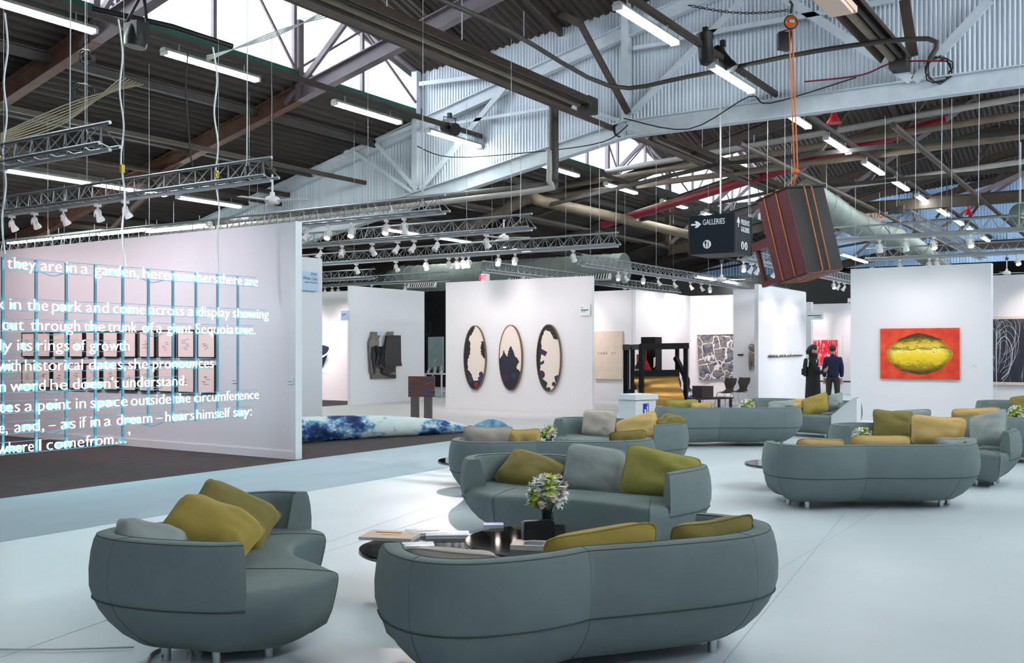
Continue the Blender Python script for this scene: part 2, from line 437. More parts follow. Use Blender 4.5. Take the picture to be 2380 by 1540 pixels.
struct(MB().box2((-40, 80, 0), (20, 80.2, 14)), 'wall_hall_end', 'hall_dark', 'dark end wall of the hall')
struct(MB().box2((-40, 36.5, 0), (-24.5, 36.7, 4.6)), 'wall_dark_left', 'black', 'added black backdrop wall behind the left booths')  # these three sheets are added as dark background beyond the booths
struct(MB().box2((-24.5, 45.5, 0), (-11.5, 45.7, 5.2)), 'wall_dark_centre', 'black', 'added black backdrop wall behind the centre booths')
struct(MB().box2((-11.4, 52, 0), (8, 52.2, 5.0)), 'wall_dark_right', 'hall_dark', 'added dark backdrop wall behind the right booths')

struct(MB().box2((-40, -9.2, 0), (22, -9, 14)), 'wall_hall_back', 'hall_mid', 'rear wall of the hall behind the viewer')
struct(MB().box2((22, -9, 0), (22.2, 80, 9)), 'wall_hall_right', 'hall_mid', 'right side wall of the hall')
# clerestory glazing (plane x = GLX), sill, mullions and panes
for i in range(1, 4):
    a, b = VAL[i], VAL[i+1]; mid = (a+b)/2
    W = root('window_%d' % i, 'blown out white glazed clerestory gable, bay %s from the front' % ORD[i-1], None, (XL, a, 9.0), kind='structure')
    def ztop(y): return 10.16+2.5*(1-abs(y-mid)/(mid-a))
    MB().beam((XL, a, 8.86), (XL, b, 8.86), .14, .30).build('window_sill', 'steel_green', W)
    ys = [a+(b-a)*k/7 for k in range(8)]
    for k, y in enumerate(ys): MB().beam((XL, y, 8.9), (XL, y, ztop(y)), .10, .10).build('mullion', 'steel_purple', W)
    MB().beam((XL, a, 10.16), (XL, mid, 12.66), .14, .2).build('gable_rail', 'steel_purple', W)
    MB().beam((XL, mid, 12.66), (XL, b, 10.16), .14, .2).build('gable_rail', 'steel_purple', W)
    for k in range(7):
        y0, y1 = ys[k], ys[k+1]
        if k % 2: MB().beam((XL+.06, y0, 9.0), (XL+.06, y1, ztop(y1)-.1), .05, .06).build('brace', 'steel_purple', W)
        else: MB().beam((XL+.06, y1, 9.0), (XL+.06, y0, ztop(y0)-.1), .05, .06).build('brace', 'steel_purple', W)
        MB().add([(XL-.03, y0, 9), (XL-.03, y1, 9), (XL-.03, y1, ztop(y1)), (XL-.03, y0, ztop(y0))], [(0, 1, 2, 3)]).build('pane', 'pane', W)

# ------------------------------------------------------------------ roof steel
def truss_member(W, name, m, pts, wd, ht, I=False):
    mb = MB(); (mb.ibeam if I else mb.beam)(pts[0], pts[1], wd, ht); return mb.build(name, m, W)
YG = 23.82
for i, Y in enumerate(VAL[2:5]):
    sm = 'steel_white' if i == 0 else 'steel_brown'
    W = root('roof_truss', ('pale' if i == 0 else 'brown') + ' painted steel truss across the hall, %s from the front' % ORD[i], None, (-12, Y, 7), kind='structure')
    o = Y-.18
    def P(x, z, dy=0): return Vector((x, o+dy, z))
    xs = [-36, -19, -11.9, -.1, 7, 22]
    for x0, x1 in zip(xs, xs[1:]):
        if i == 0 or x0 > -20: MB().ibeam(P(x0, zchord(x0)-.2), P(x1, zchord(x1)-.2), .28, .42).build('bottom_chord', sm, W)
    for x0, x1, k in ((-36, -6, 1), (-6, 22, 1)):
        MB().ibeam(P(x0, zlow(x0)-.25), P(x1, zlow(x1)-.25), .22, .34).build('rafter', sm, W)
    for x in (-19, -11.9, -.1, 7):
        MB().beam(P(x, zchord(x), -.02), P(x, zval(x), -.02), .2, .2).build('post', sm, W)
    if i == 0:
        seg = [((975, 195), (1165, 172), .12), ((978, 440), (1190, 182), .16), ((1036, 290), (1330, 243), .09), ((1470, 262), (1725, 0), .17),
               ((1825, -4), (2118, 186), .2), ((2125, 188), (2300, 0), .2), ((1580, 88), (2080, 0), .12), ((1330, 243), (1440, 280), .10),
               ((1472, 112), (1580, 95), .1), ((844, 300), (968, 440), .13), ((820, 351), (958, 445), .10), ((800, 356), (965, 292), .12)]
        for a, b, t in seg: MB().beam(onY(*a, YG-.12), onY(*b, YG-.12), .06, t).build('web', sm, W)
        for a, b, t in [((1239, 0), (1349, 56), .2), ((1349, 56), (1460, 262), .16), ((2102, 0), (2122, 130), .22)]:
            MB().beam(onY(*a, YG-.5), onY(*b, YG-.5), .1, t).build('brace', 'steel_brown', W)
    else:
        for x0, x1 in ((-19, -15.5), (-15.5, -11.9), (-11.9, -6), (-6, -.1)):
            MB().beam(P(x0, zchord(x0), -.06), P(x1, zlow(x1)-.3, -.06), .08, .16).build('web', 'steel_purple', W)
# intermediate rafters, purlins and braces
for i, Y in enumerate([0.7, 6.8, 12.9, 18.9, 30.2, 36.3, 48.7, 54.8]):
    W = root('roof_frame', 'brown steel rafter frame under the roof, %s from the front' % ORD[i], None, (-19, Y, 8), kind='structure')
    MB().ibeam((-38, Y, zlow(-38)-.3), (-19, Y, zlow(-19)-.3), .26, .42).build('rafter', 'steel_rust' if Y < 20 else 'steel_brown', W)
    MB().ibeam((-19, Y, zlow(-19)-.3), (-6, Y, zlow(-6)-.3), .26, .38).build('rafter', 'steel_purple' if Y < 20 else 'steel_brown', W)
    MB().ibeam((-6, Y, zlow(-6)-.3), (22, Y, zlow(22)-.3), .26, .42).build('rafter', 'steel_brown', W)
    MB().beam((-19, Y, zlow(-19)-.5), (-19, Y, zval(-19)+.2), .16, .16).build('post', 'steel_purple', W)
    MB().beam((-19.5, Y, zlow(-19.5)-.4), (-16.2, Y, 11.0), .1, .14).build('strut', 'steel_purple', W)
    for x0, z0, x1, z1 in ((-27, 5.4, -23.5, zlow(-23.5)-.4), (-27, 5.4, -30, zlow(-30)-.4), (-15.2, zlow(-15.2)-.4, -11.9, 7.7), (-8.6, 7.7, -6, zlow(-6)-.4))[:4 if Y > 24 else 2]:
        MB().beam((x0, Y, z0), (x1, Y, z1), .09, .13).build('strut', 'steel_brown', W)
    if Y > 24:
        MB().beam((-30, Y, 5.35), (-11.9, Y, 7.6), .10, .12).build('tie', 'steel_dark', W)
        MB().beam((-11.9, Y, 7.6), (-.1, Y, 7.6), .10, .12).build('tie', 'steel_dark', W)
for i, x in enumerate([-20.6, -23.4, -26.4, -29.6, -33.0]):
    struct(MB().ibeam((x, -9, zlow(x)-.2), (x, 80, zlow(x)-.2), .16, .2), 'purlin', 'steel_dark', 'dark steel purlin under the low left roof, %s from the glazing' % ORD[i])
for i, x in enumerate([-16.8, -14, -11.9, -9, -6, -3]):
    for k in range(5):
        a, b = VAL[k], VAL[k+1]; mid = (a+b)/2
        if k < 3: struct(MB().beam((x, a, zval(x)-.15), (x, mid, zval(x)+2.35), .12, .2).beam((x, mid, zval(x)+2.35), (x, b, zval(x)-.15), .12, .2), 'purlin', 'steel_brown', 'brown roof rib under upper bay %s, rib %s from the left glazing' % (ORD[k], ORD[i]))
# longitudinal ties that carry the lamp rows
for i, (x, z) in enumerate([(-16.7, 7.95), (-7.9, 7.95), (-25.0, 6.62), (-12.3, 7.62), (1.0, 7.95), (-21.2, 7.0)]):
    struct(MB().beam((x, -9, z), (x, 78, z), .1, .12), 'lamp_rail', 'steel_brown', 'brown steel channel carrying a row of tubes, %s of six' % ORD[i])
# ================================================================== lamps, pipes, trusses under the roof
_fx = None
def fluor(loc, axis, label, group, L=2.44, on=True):
    global _fx
    if _fx is None:
        W = root('fluorescent_lamp', label, 'ceiling lamp', loc, group=group, rot=(0, 0, 0))
        mb = MB().prism([(-.10, 0), (.10, 0), (.06, .07), (-.06, .07)], (0, -L/2-.04, 0), (1, 0, 0), (0, 0, 1), (0, L+.08, 0)); mb.build('housing', 'fixture', W, local=True)
        for s in (-.055, .055): MB().cyl((s, -L/2+.05, -.035), (s, L/2-.05, -.035), .034, 4, smooth=False).build('tube', 'tube_glow', W, local=True)
        for s in (-1, 1):
            MB().box((0, s*(L/2), -.03), (.18, .06, .08)).build('end_cap', 'lamp_white', W, local=True)
            MB().cyl((0, s*L*.35, .06), (0, s*L*.35, .24), .012, 5).build('hanger', 'wire', W, local=True)
        _fx = W; o = W
    else: o = dup(_fx, loc, None, label, group)
    o.location = loc; o.rotation_euler = (0, 0, 0 if axis == 'y' else R(90)); return o
for i, y in enumerate([10.1, 14.1, 19.0, 22.65, 28.5, 33.0, 37.8, 42, 46]):
    fluor((-16.7, y, 7.66), 'y', 'twin tube lamp in the row left of the glazed gable, %s from the front' % ORD[i], 'left lamp row')
for i, y in enumerate([8.4, 12.5, 16.7, 21.0, 25.4, 29.5, 33.8, 37.8, 41.9, 46.2, 50, 53.8, 58.6]):
    fluor((-7.9, y, 7.66), 'y', 'twin tube lamp in the long middle row passing the hoist, %s from the front' % ORD[i], 'middle lamp row')
for i, y in enumerate([8.6, 12.4, 15.6, 18.1, 21.0, 26, 30.5, 33.8, 38.7]):
    fluor((-25.0, y, 6.35), 'y', 'twin tube lamp hung low over the left booths, %s from the front' % ORD[i], 'low left lamp row')
for i, (px, py) in enumerate([(75, 556), (177, 545), (293, 535), (413, 528)]):
    fluor(onY(px, py, 17.0), 'x', 'green tinted tube lamp just above the long wall, %s from the left' % ORD[i], 'lamps above the long wall')
for i, y in enumerate([8.4, 12.6, 17, 21, 29.5, 38]):
    fluor((1.0, y, 7.66), 'y', 'twin tube lamp in the right row outside the sofas, %s from the front' % ORD[i], 'right lamp row')
for i, (px, py) in enumerate([(1640, 645), (1702, 655), (1780, 668), (2040, 628), (1970, 594), (2000, 604)]):
    fluor(atZ(px, py, 46+i), 'y', 'small distant tube lamp above the far booths, %s of six' % ORD[i], 'distant lamps')

# gas tube heaters: reflector trough, hot pipe, burner box
def heater(x, y0, y1, z, label):
    W = root('tube_heater', label, 'heater', (x, y1, z))
    MB().prism([(-.34, -.08), (-.2, .16), (.2, .16), (.34, -.08), (.31, -.1), (.18, .12), (-.18, .12), (-.31, -.1)], (x, y0, z), (1, 0, 0), (0, 0, 1), (0, y1-y0, 0)).build('reflector', 'steel_brown', W)
    MB().cyl((x-.08, y0, z-.02), (x-.08, y1, z-.02), .085, 10).build('hot_pipe', 'pipe_tan', W)
    MB().cyl((x+.1, y0, z), (x+.1, y1, z), .06, 8).build('return_pipe', 'steel_dark', W)
    MB().box((x+.02, y1+.3, z-.02), (.36, .5, .42)).build('burner_box', 'steel_dark', W)
    for k in range(int((y1-y0)/2.5)):
        yy = y0+1+k*2.5; MB().cyl((x, yy, z+.15), (x, yy, z+1.6), .012, 5).build('hanger', 'wire', W)
heater(-12.7, 4, 22.8, 8.15, 'long brown gas tube heater with trough pointing to the first truss')
heater(-4.9, 4, 23.0, 8.15, 'brown tube heater at the upper right with a torn white wrapping')
heater(-12.7, 27.5, 41, 8.1, 'brown tube heater behind the nearest truss')
W = solo(MB().box((-4.95, 17.6, 7.98), (.5, 2.6, .12)).box((-4.9, 17.6, 7.9), (.34, 2.2, .1)), 'wrapping_sheet', 'paper_pink', 'torn pale sheet stuck on the upper right heater', 'wrapping')

def pipe(name, pts, r, m, label, cat='pipe', n=10):
    return solo(MB().tube(pts, r, n), name, m, label, cat)
Y = 22.0
pipe('drain_pipe', catmull([onY(1287, 245, Y), onY(1287, 330, Y), onY(1287, 400, Y), onY(1283, 424, Y), onY(1265, 434, Y), onY(1000, 463, Y), onY(700, 497, Y), onY(300, 545, Y)], 3), .13, 'steel_dark', 'dark bent drain pipe dropping in front of the first truss')
pipe('drain_pipe', catmull([onY(1276, 350, Y-.2), onY(1276, 420, Y-.2), onY(1262, 440, Y-.2), onY(1000, 472, Y-.2), onY(700, 506, Y-.2), onY(250, 560, Y-.2)], 3), .075, 'pipe_white', 'white pipe running under the dark bent drain pipe')
pipe('sprinkler_pipe', [onY(1400, 522, 36), onY(2000, 340, 36), onY(2200, 280, 36)], .17, 'pipe_red', 'dark red sprinkler main rising behind the hanging cabinet')
pipe('conduit', catmull([onY(1000, -10, 15), onY(1180, 70, 17), onY(1418, 200, 21), onY(1600, 178, 21.2), onY(1900, 118, 21.2), onY(2157, 90, 21.2), onY(2160, 140, 21.2)], 4), .05, 'steel_dark', 'thin dark conduit crossing in front of the corrugated wall')
pipe('steam_pipe', catmull([onY(1060, 540, 30), onY(1150, 500, 30), onY(1230, 460, 30), onY(1262, 468, 30), onY(1400, 498, 34), onY(1600, 545, 40)], 4), .2, 'pipe_tan', 'lagged tan pipe with a bend above the duct')
pipe('water_pipe', [onX(0, 100, -22), onX(400, 225, -22), onX(960, 352, -22)], .11, 'pipe_tan', 'stained pipe along the low roof beneath the glazing')
pipe('water_pipe', [(-24.6, 2, 6.9), (-24.6, 40, 6.9)], .08, 'steel_brown', 'rusty pipe beside the low left lamp row')
for i, (py0, py1, z) in enumerate([(470, 360, 34), (452, 340, 35), (440, 330, 36)]):
    pipe('cable_tray_pipe', [onY(1180, py0, z), onY(2380, py1-45-30*i, z)], .11, 'pipe_tan' if i < 2 else 'pipe_white', 'tan pipe bundle crossing behind the first truss, %s of three' % ORD[i])
pipe('water_pipe', [onY(1880, 445, 39), onY(2380, 375, 39)], .10, 'pipe_white', 'pale pipe crossing at the upper right behind the hoist rope')
for i, x in enumerate([-9.6, -5.6, -2.2]):
    pipe('water_pipe', [(x, 26, 7.3), (x, 60, 7.3)], .08, 'steel_brown', 'thin brown pipe over the far aisle, %s from the left' % ORD[i])

# ventilation ducts
W = root('ventilation_duct', 'large round grey duct with three grilles above the oval pictures', 'duct', (-22, 33, 4.7))
MB().tube(catmull([(-28.8, 35.5, 4.55), (-28.4, 34.0, 4.6), (-27.3, 33.1, 4.65), (-25.5, 33, 4.7), (-22, 33, 4.7)], 4), .56, 20).tube([(-22, 33, 4.7), (-16.6, 33, 4.7)], .56, 20).build('duct_body', 'duct', W)
MB().cyl((-16.62, 33, 4.7), (-16.55, 33, 4.7), .57, 20).build('end_cap', 'duct', W)
for k in range(26): MB().tube([(-27+.4*k+.02*math.cos(a), 33+.565*math.cos(a), 4.7+.565*math.sin(a)) for a in [2*math.pi*j/16 for j in range(16)]], .012, 4, closed=True).build('duct_seam', 'duct', W)
for x in (-25.6, -20.6, -17.6):
    g = MB().box((x, 32.5, 4.42), (1.5, .1, .36), Matrix.Rotation(R(-25), 3, 'X')).build('grille', 'lamp_white', W)
    MB().box((x, 32.44, 4.40), (1.3, .06, .22), Matrix.Rotation(R(-25), 3, 'X')).build('opening', 'grille_dark', g)
    mb = MB()
    for k in range(12): mb.box((x-.6+k*.11, 32.4, 4.39), (.03, .05, .22), Matrix.Rotation(R(-25), 3, 'X'))
    mb.build('vane', 'lamp_white', g)
W = root('ventilation_duct', 'fat curved grey green duct passing behind the hanging cabinet', 'duct', atZ(2060, 530, 42))
pts = [atZ(1880, 445, 34), atZ(1925, 478, 36), atZ(1975, 512, 38.5), atZ(2040, 540, 42), atZ(2105, 563, 46), atZ(2160, 600, 52), atZ(2215, 645, 60)]
MB().tube(catmull(pts, 4), .48, 18).build('duct_body', 'duct', W)
for a in (3, 6, 9, 12, 15): 
    cp = catmull(pts, 4); d = (Vector(cp[a+1])-Vector(cp[a])).normalized(); u, v = frame_of(d)
    MB().tube([Vector(cp[a])+(u*math.cos(t)+v*math.sin(t))*.485 for t in [2*math.pi*j/16 for j in range(16)]], .02, 4, closed=True).build('duct_seam', 'duct', W)
W = root('dish_plate', 'grey green round disc at the right edge under the roof', 'disc', atZ(2372, 500, 30))
c = atZ(2372, 500, 30); MB().lathe([(.02, -.08), (.34, -.04), (.36, 0), (.02, .05)], c, 24, axis=(ST*.9, -CT, -.1)).build('disc', 'plate_green', W)
mb = MB(); add_text(mb, 'NZ', c+Vector((ST*-.05, -.12, -.1)), (CT, ST, 0), (0, 0, 1), .16, .2); mb.build('lettering', 'paper_pink', W)
MB().cyl(c, c+Vector((0, 0, 2.2)), .015, 5).build('hanger', 'wire', W)

# ------------------------------------------------------------------ lighting trusses with track lamps
TZ = 4.16
_sp = None
def spot_head(loc, aim, label, group, on):
    global _sp
    if _sp is None: _sp = {}
    if on not in _sp:
        W = root('track_spotlight', label, 'spotlight', loc, rot=(0, 0, 0), group=group)
        MB().box((0, 0, -.02), (.06, .12, .05)).cyl((0, 0, -.04), (0, 0, -.08), .015, 6).build('adapter', 'lamp_white', W, local=True)
        MB().tube([(.075*math.cos(a), 0, -.165+.085*math.sin(a)) for a in [R(-40+26*k) for k in range(11)]], .010, 5).build('yoke', 'lamp_white', W, local=True)
        ax = Vector((0, -.55, -.83)); b = Vector((0, .0, -.15))
        can = MB().lathe([(.028, -.05), (.045, -.03), (.048, .06), (.07, .12), (.072, .15)], b, 12, axis=ax).build('can', 'lamp_white', W, local=True)
        MB().lathe([(.058, .145), (.05, .155), (.01, .157)], b, 12, axis=ax).build('bulb', 'lamp_glow' if on else 'lamp_off', can, local=True)
        _sp[on] = W; o = W
    else: o = dup(_sp[on], loc, None, label, group)
    o.location = loc; d = Vector(aim) if not on else Vector((.45, -1, 0)); o.rotation_euler = (0, 0, math.atan2(d.x, -d.y)); o.scale = (.95, .95, .95)
    return o
def spotlight(loc, target, power, col=(1, .86, .82), ang=58):
    d = bpy.data.lights.new('spot_or_fill_beam', 'SPOT'); d.energy = power; d.color = col; d.spot_size = R(ang); d.spot_blend = .8; d.shadow_soft_size = .06
    o = link(bpy.data.objects.new('spot_or_fill_beam', d)); o.location = loc
    o.rotation_euler = (Vector(target)-Vector(loc)).to_track_quat('-Z', 'Y').to_euler(); return o
def light_truss(a, b, label, hang=True, tz=TZ):
    a, b = Vector((*a, tz)), Vector((*b, tz)); d = (b-a).normalized(); L = (b-a).length; s = Vector((d.y, -d.x, 0)); up = Vector((0, 0, 1))
    W = root('lighting_truss', label, 'truss', (a+b)/2)
    w2 = .14; h = .27
    MB().cyl(a+up*h-d*.0, b+up*h, .024, 6).build('top_chord', 'truss_alu', W)
    for k in (-1, 1): MB().cyl(a+s*(k*w2), b+s*(k*w2), .024, 6).build('bottom_chord', 'truss_alu', W)
    mb = MB(); n = max(2, int(L/.36))
    for i in range(n):
        t0, t1, t2 = a+d*(L*i/n), a+d*(L*(i+.5)/n), a+d*(L*(i+1)/n)
        for k in (-1, 1):
            mb.tube([t0+s*(k*w2), t1+up*h, t2+s*(k*w2)], .009, 4, cap=False)
        mb.tube([t0+s*w2, t1-s*w2, t2+s*w2], .009, 4, cap=False)
    lo = mb.build('lacing', 'truss_alu', W); lo['kind'] = 'stuff'
    MB().beam(a-up*.06-s*.0, b-up*.06, .045, .035).build('track_rail', 'track_grey', W)
    if hang:
        m = max(2, int(L/4)+1)
        for i in range(m):
            p = a+d*(.5+(L-1)*i/(m-1))+up*h
            MB().tube([p, p+up*(zlow(p.x)-tz-h-.5 if p.x < XL else 3.6)], .006, 4).build('hanging_wire', 'wire', W)
            for k in (-1, 1): MB().tube([p, p-up*h+s*(k*w2)], .008, 4).build('bridle', 'wire', W)
    return W
TR = []
names = ['over the neon text nearest the camera', 'over the framed drawings', 'over the blue floor sculpture', 'above the small striped panel', 'in front of the oval pictures']
heads = [[], [(27, 0), (80, 0), (147, 0), (227, 0), (291, 0)], [(712, 0), (763, 1), (818, 1), (898, 1), (939, 0)],
         [(745, 0), (795, 0), (865, 0), (924, 0), (962, 0), (1016, 0), (1130, 0)], [(828, 0), (920, 0), (990, 0), (1043, 0), (1061, 0), (1076, 0), (1089, 1), (1158, 1), (1197, 1), (1332, 0)]]
ty = [7.4, 10.0, 14.1, 17.0, 20.8]
for k, y in enumerate(ty):
    light_truss((-27, y), (-10.6, y), 'triangular aluminium truss with track %s' % names[k])
    for j, (px, on) in enumerate(heads[k]):
        x = onY(px, 500, y).x
        aim = (0.1*random.uniform(-3, 3), 1 if (k == 1 or k == 4) else random.choice((-1, 1))*.6, 0)
        spot_head((x, y, TZ-.075), aim, '%s track spotlight on the truss %s, %s from the left' % ('lit' if on else 'white', names[k], ORD[j]), 'spotlights on the truss ' + names[k], on)
def aim_row(y, xs, ty_, z, power, col=(1, .86, .82), ang=62):
    for x in xs: spotlight((x, y, TZ-.25), (x, ty_, z), power, col, ang)
aim_row(8.3, (-13.2, -15, -16.8, -18.4), 11.0, 1.6, 120, (1, .80, .86), 105)
aim_row(7.4, (-11.9, -13.6), 11.0, 1.9, 70, (.82, .88, 1), 95)  # added fill for the long wall; no lamp heads hang on this truss
aim_row(20.4, (-16.4, -15.0, -13.7), 23.3, 1.6, 95, (1, .87, .86), 110)
aim_row(22.3, (-24.5, -22.5), 24.8, 1.6, 380, (1, .74, .74))
# trusses of the booths behind
light_truss((-13.9, 25.0), (-13.9, 44), 'aluminium truss running away above the black timber sculpture')
light_truss((-17.5, 25.2), (-17.5, 40), 'aluminium truss running away behind the oval pictures')
light_truss((-30, 25.7), (-22.3, 25.7), 'short truss end above the pink lit wall', False)
light_truss((-30, 28.0), (-20.9, 28.0), 'second truss above the pink lit wall', False)
light_truss((-9.5, 26), (-9.5, 46), 'aluminium truss running away above the twig wall')
light_truss((-8, 23.4), (3, 23.4), 'aluminium truss above the orange painting', tz=4.25)
light_truss((-6.8, 28.3), (3, 28.3), 'aluminium truss above the dark striped painting', tz=4.2)
light_truss((-4.7, 23.6), (-4.7, 34), 'aluminium truss joining two trusses above the orange painting', tz=4.55)
def heads_on(name, fn, lst, aim, tz=TZ):
    for j, (px, py, on) in enumerate(lst):
        p = fn(px, py); p.z = tz-.075
        spot_head(p, aim, '%s track spotlight on the truss %s, %s from the left' % ('lit' if on else 'white', name, ORD[j]), 'spotlights on the truss ' + name, on)
heads_on('above the black timber sculpture', lambda a, b: onX(a, b, -13.9), [(1437, 635, 1), (1454, 635, 0), (1495, 645, 1), (1530, 645, 0), (1567, 652, 0), (1605, 655, 0), (1630, 655, 0), (1650, 655, 1)], (1, .1, 0))
heads_on('behind the oval pictures', lambda a, b: onX(a, b, -17.5), [(1216, 645, 0), (1322, 640, 0), (1362, 635, 0), (1452, 668, 0), (1466, 668, 0), (1500, 672, 0)], (1, 0, 0))
heads_on('above the pink lit wall', lambda a, b: onY(a, b, 28.0), [(755, 670, 0), (772, 673, 1), (786, 673, 1), (814, 670, 0), (864, 652, 0), (942, 660, 1)], (0, -1, 0))
heads_on('above the twig wall', lambda a, b: onX(a, b, -9.5), [(1728, 602, 1), (1747, 602, 0), (1762, 604, 0), (1801, 615, 0), (1938, 645, 1), (1950, 645, 0), (1963, 648, 0)], (-1, 0, 0))
heads_on('above the orange painting', lambda a, b: onY(a, b, 23.4), [(2044, 590, 0), (2105, 585, 0), (2170, 585, 1), (2255, 600, 1)], (0, 1, 0), 4.25)
heads_on('above the dark striped painting', lambda a, b: onY(a, b, 28.3), [(2160, 612, 1), (2178, 612, 1), (2092, 612, 0), (2365, 620, 1)], (0, 1, 0), 4.2)
aim_row(22.4, (-5.4, -4.1), 24.8, 1.6, 90, (1, .92, .9), 80)
aim_row(27.0, (-2.6, -1.0), 29.0, 2.0, 180)
aim_row(27.3, (-18.5, -16.5), 29.5, 2.0, 180)
aim_row(31.6, (-14, -12.2), 34.0, 1.8, 230, (1, .88, .88), 95)
for y in (30.6, 32.6): spotlight((-12.2, y, 4.0), (-14.4, y, 1.7), 150, (1, .88, .88), 95)  # added beams without lamp heads, to brighten the return wall
spotlight((-11.0, 29.4, 4.0), (-11.1, 31.3, 1.6), 90, (1, .92, .92), 90)  # added beam without a lamp head, lifts the narrow wall
spotlight((-15.6, 27.2, 4.0), (-15.6, 29.5, 1.7), 120, (1, .9, .88), 95)
aim_row(40.6, (-12.5, -10.5, -8.8), 42.9, 2.0, 210, (1, .78, .78))
for y in (30, 32): spotlight((-7.9, y, 4.0), (-10.1, y, 1.8), 150, (1, .9, .88), 70)
# ------------------------------------------------------------------ theatre lamps on the lamp rails
def par_can(px, py, Z, ax, label, lit):
    p = atZ(px, py, Z); W = root('theatre_lamp', label, 'stage lamp', p); ax = Vector(ax).normalized()
    MB().lathe([(.03, -.36), (.13, -.32), (.16, -.2), (.16, .12), (.18, .2), (.18, .3)], p, 16, axis=ax).build('can', 'black', W)
    MB().lathe([(.15, .24), (.12, .26), (.01, .27)], p, 16, axis=ax).build('lens', 'lamp_glow' if lit else 'lamp_off', W)
    u, v = frame_of(ax); MB().tube([p+u*.2, p+u*.2+Vector((0, 0, .3)), p-u*.2+Vector((0, 0, .3)), p-u*.2], .016, 5).build('yoke', 'black', W)
    MB().box(p+Vector((0, 0, .36)), (.1, .1, .14)).build('clamp', 'black', W)
    return p
p1 = par_can(1640, 112, 20.5, (-.05, -.1, 1), 'black stage lamp pointing up beside the middle lamp row', False)
p2 = par_can(1680, 140, 21.5, c2w(.55, -.2, -.8), 'black stage lamp tilted down beside the middle lamp row', True)
p3 = par_can(1045, 298, 28.0, c2w(.7, -.9, -.35), 'black stage lamp shining at the camera in front of the corrugated wall', True)
spotlight(p2, (-2.3, 9.8, 0), 3600, (.97, .97, 1), 30)
spotlight(p3+Vector((.4, -.5, -.3)), (-6.2, 8.6, 0), 1700, (1, .88, .9), 30)
W = root('moving_spotlight', 'big black stage lamp hung from a dark bar below the glazing at upper left', 'stage lamp', atZ(320, 90, 17))
c = atZ(318, 80, 17); MB().lathe([(.18, -.22), (.2, -.1), (.16, .1), (.12, .22)], c, 14, axis=(.1, .1, 1)).box(c+Vector((0, 0, .02)), (.34, .26, .34)).build('body', 'black', W)
for s in (-.15, .15): MB().tube([c+Vector((s, s*.6, .2)), c+Vector((.1, .06, .75))], .03, 5).build('arm', 'black', W)
pipe('cable_bar', [atZ(215, 20, 17), atZ(400, 62, 17.4), atZ(540, 108, 18.2)], .05, 'black', 'black bar with looped cables under the glazing', 'bar')

# ceiling fans
def fan(px, py, Z, label, up=1.2, s=1.0):
    c = atZ(px, py, Z); W = root('ceiling_fan', label, 'fan', c)
    MB().lathe([(.03, -.07), (.13, -.06), (.15, 0), (.13, .06), (.05, .09), (.045, .16)], c, 14).build('motor', 'lamp_white', W)
    MB().cyl(c+Vector((0, 0, .1)), c+Vector((0, 0, .55)), .02, 6).build('rod', 'lamp_white', W)
    MB().lathe([(.03, .5), (.07, .58), (.06, .62)], c, 10).cyl(c+Vector((0, 0, .6)), c+Vector((0, 0, .6+up)), .012, 5).build('mount', 'steel_brown', W)
    for k in range(3):
        a = R(20+120*k); d = Vector((math.cos(a), math.sin(a), 0))
        MB().beam(c+d*.12, c+d*.72, .14, .012).build('blade', 'lamp_white', W)
fan(633, 466, 19, 'white three blade ceiling fan above the long wall end', 1.5)
fan(1171, 553, 27, 'white ceiling fan below the duct hangers', 1.0)
fan(1677, 650, 31, 'white ceiling fan hanging under the black direction sign', .5)
fan(2340, 634, 40, 'small distant ceiling fan at the right', 1.0)

# red horn lamps and boxes on the truss
def horn(px, py, Z, label):
    c = atZ(px, py, Z); W = root('alarm_horn', label, 'alarm', c)
    MB().lathe([(.05, .22), (.06, .1), (.09, 0), (.17, -.12), (.18, -.15)], c, 14, axis=(0, 0, 1)).build('horn', 'red_lamp', W)
    MB().box(c+Vector((0, 0, .3)), (.12, .12, .14)).cyl(c+Vector((0, 0, .3)), c+Vector((0, 0, 1.1)), .015, 5).build('bracket', 'red_lamp', W)
horn(1938, 272, 24.6, 'red alarm horn under the truss beam near the hoist rope')
horn(2250, 490, 42, 'small red alarm horn on the far blue wall')
solo(MB().box(atZ(1898, 258, 24.6), (.26, .16, .16)).box(atZ(1898, 265, 24.6), (.2, .14, .05)), 'alarm_box', 'red_lamp', 'red alarm box beside the horn under the truss beam', 'alarm')
solo(MB().box(atZ(2090, 487, 38), (.35, .2, .3)).cyl(atZ(2090, 487, 38), atZ(2090, 487, 38)+Vector((0, 0, 2.2)), .02, 6), 'loudspeaker', 'black', 'black speaker box hung before the far blue wall', 'speaker')
solo(MB().box(atZ(2201, 557, 40), (.3, .2, .24)).cyl(atZ(2201, 557, 40), atZ(2201, 557, 40)+Vector((0, 0, 2.6)), .02, 6), 'loudspeaker', 'black', 'black box hung over the right far truss', 'speaker')
W = root('wall_sign', 'pale sign with dark red letters above the curved duct', 'sign', atZ(2035, 508, 47))
MB().box(atZ(2030, 503, 47), (1.3, .06, .45)).build('panel', 'paper_pink', W)
mb = MB(); add_text(mb, 'TATION', atZ(2011, 509, 46.9)+Vector((0, -.05, 0)), (1, 0, 0), (0, 0, 1), 1.05, .5); mb.build('lettering', 'pipe_red', W)
W = root('exit_sign', 'small lit red exit sign above the oval pictures wall', 'sign', atZ(1128, 645, 28.72))
c = atZ(1128, 645, 28.72); MB().box(c, (.1, .3, .22)).build('housing', 'lamp_white', W)
mb = MB(); add_text(mb, 'EXIT', c+Vector((-.10, -.16, -.07)), (1, 0, 0), (0, 0, 1), .24, .2); mb.build('lettering', 'exit_red', W)

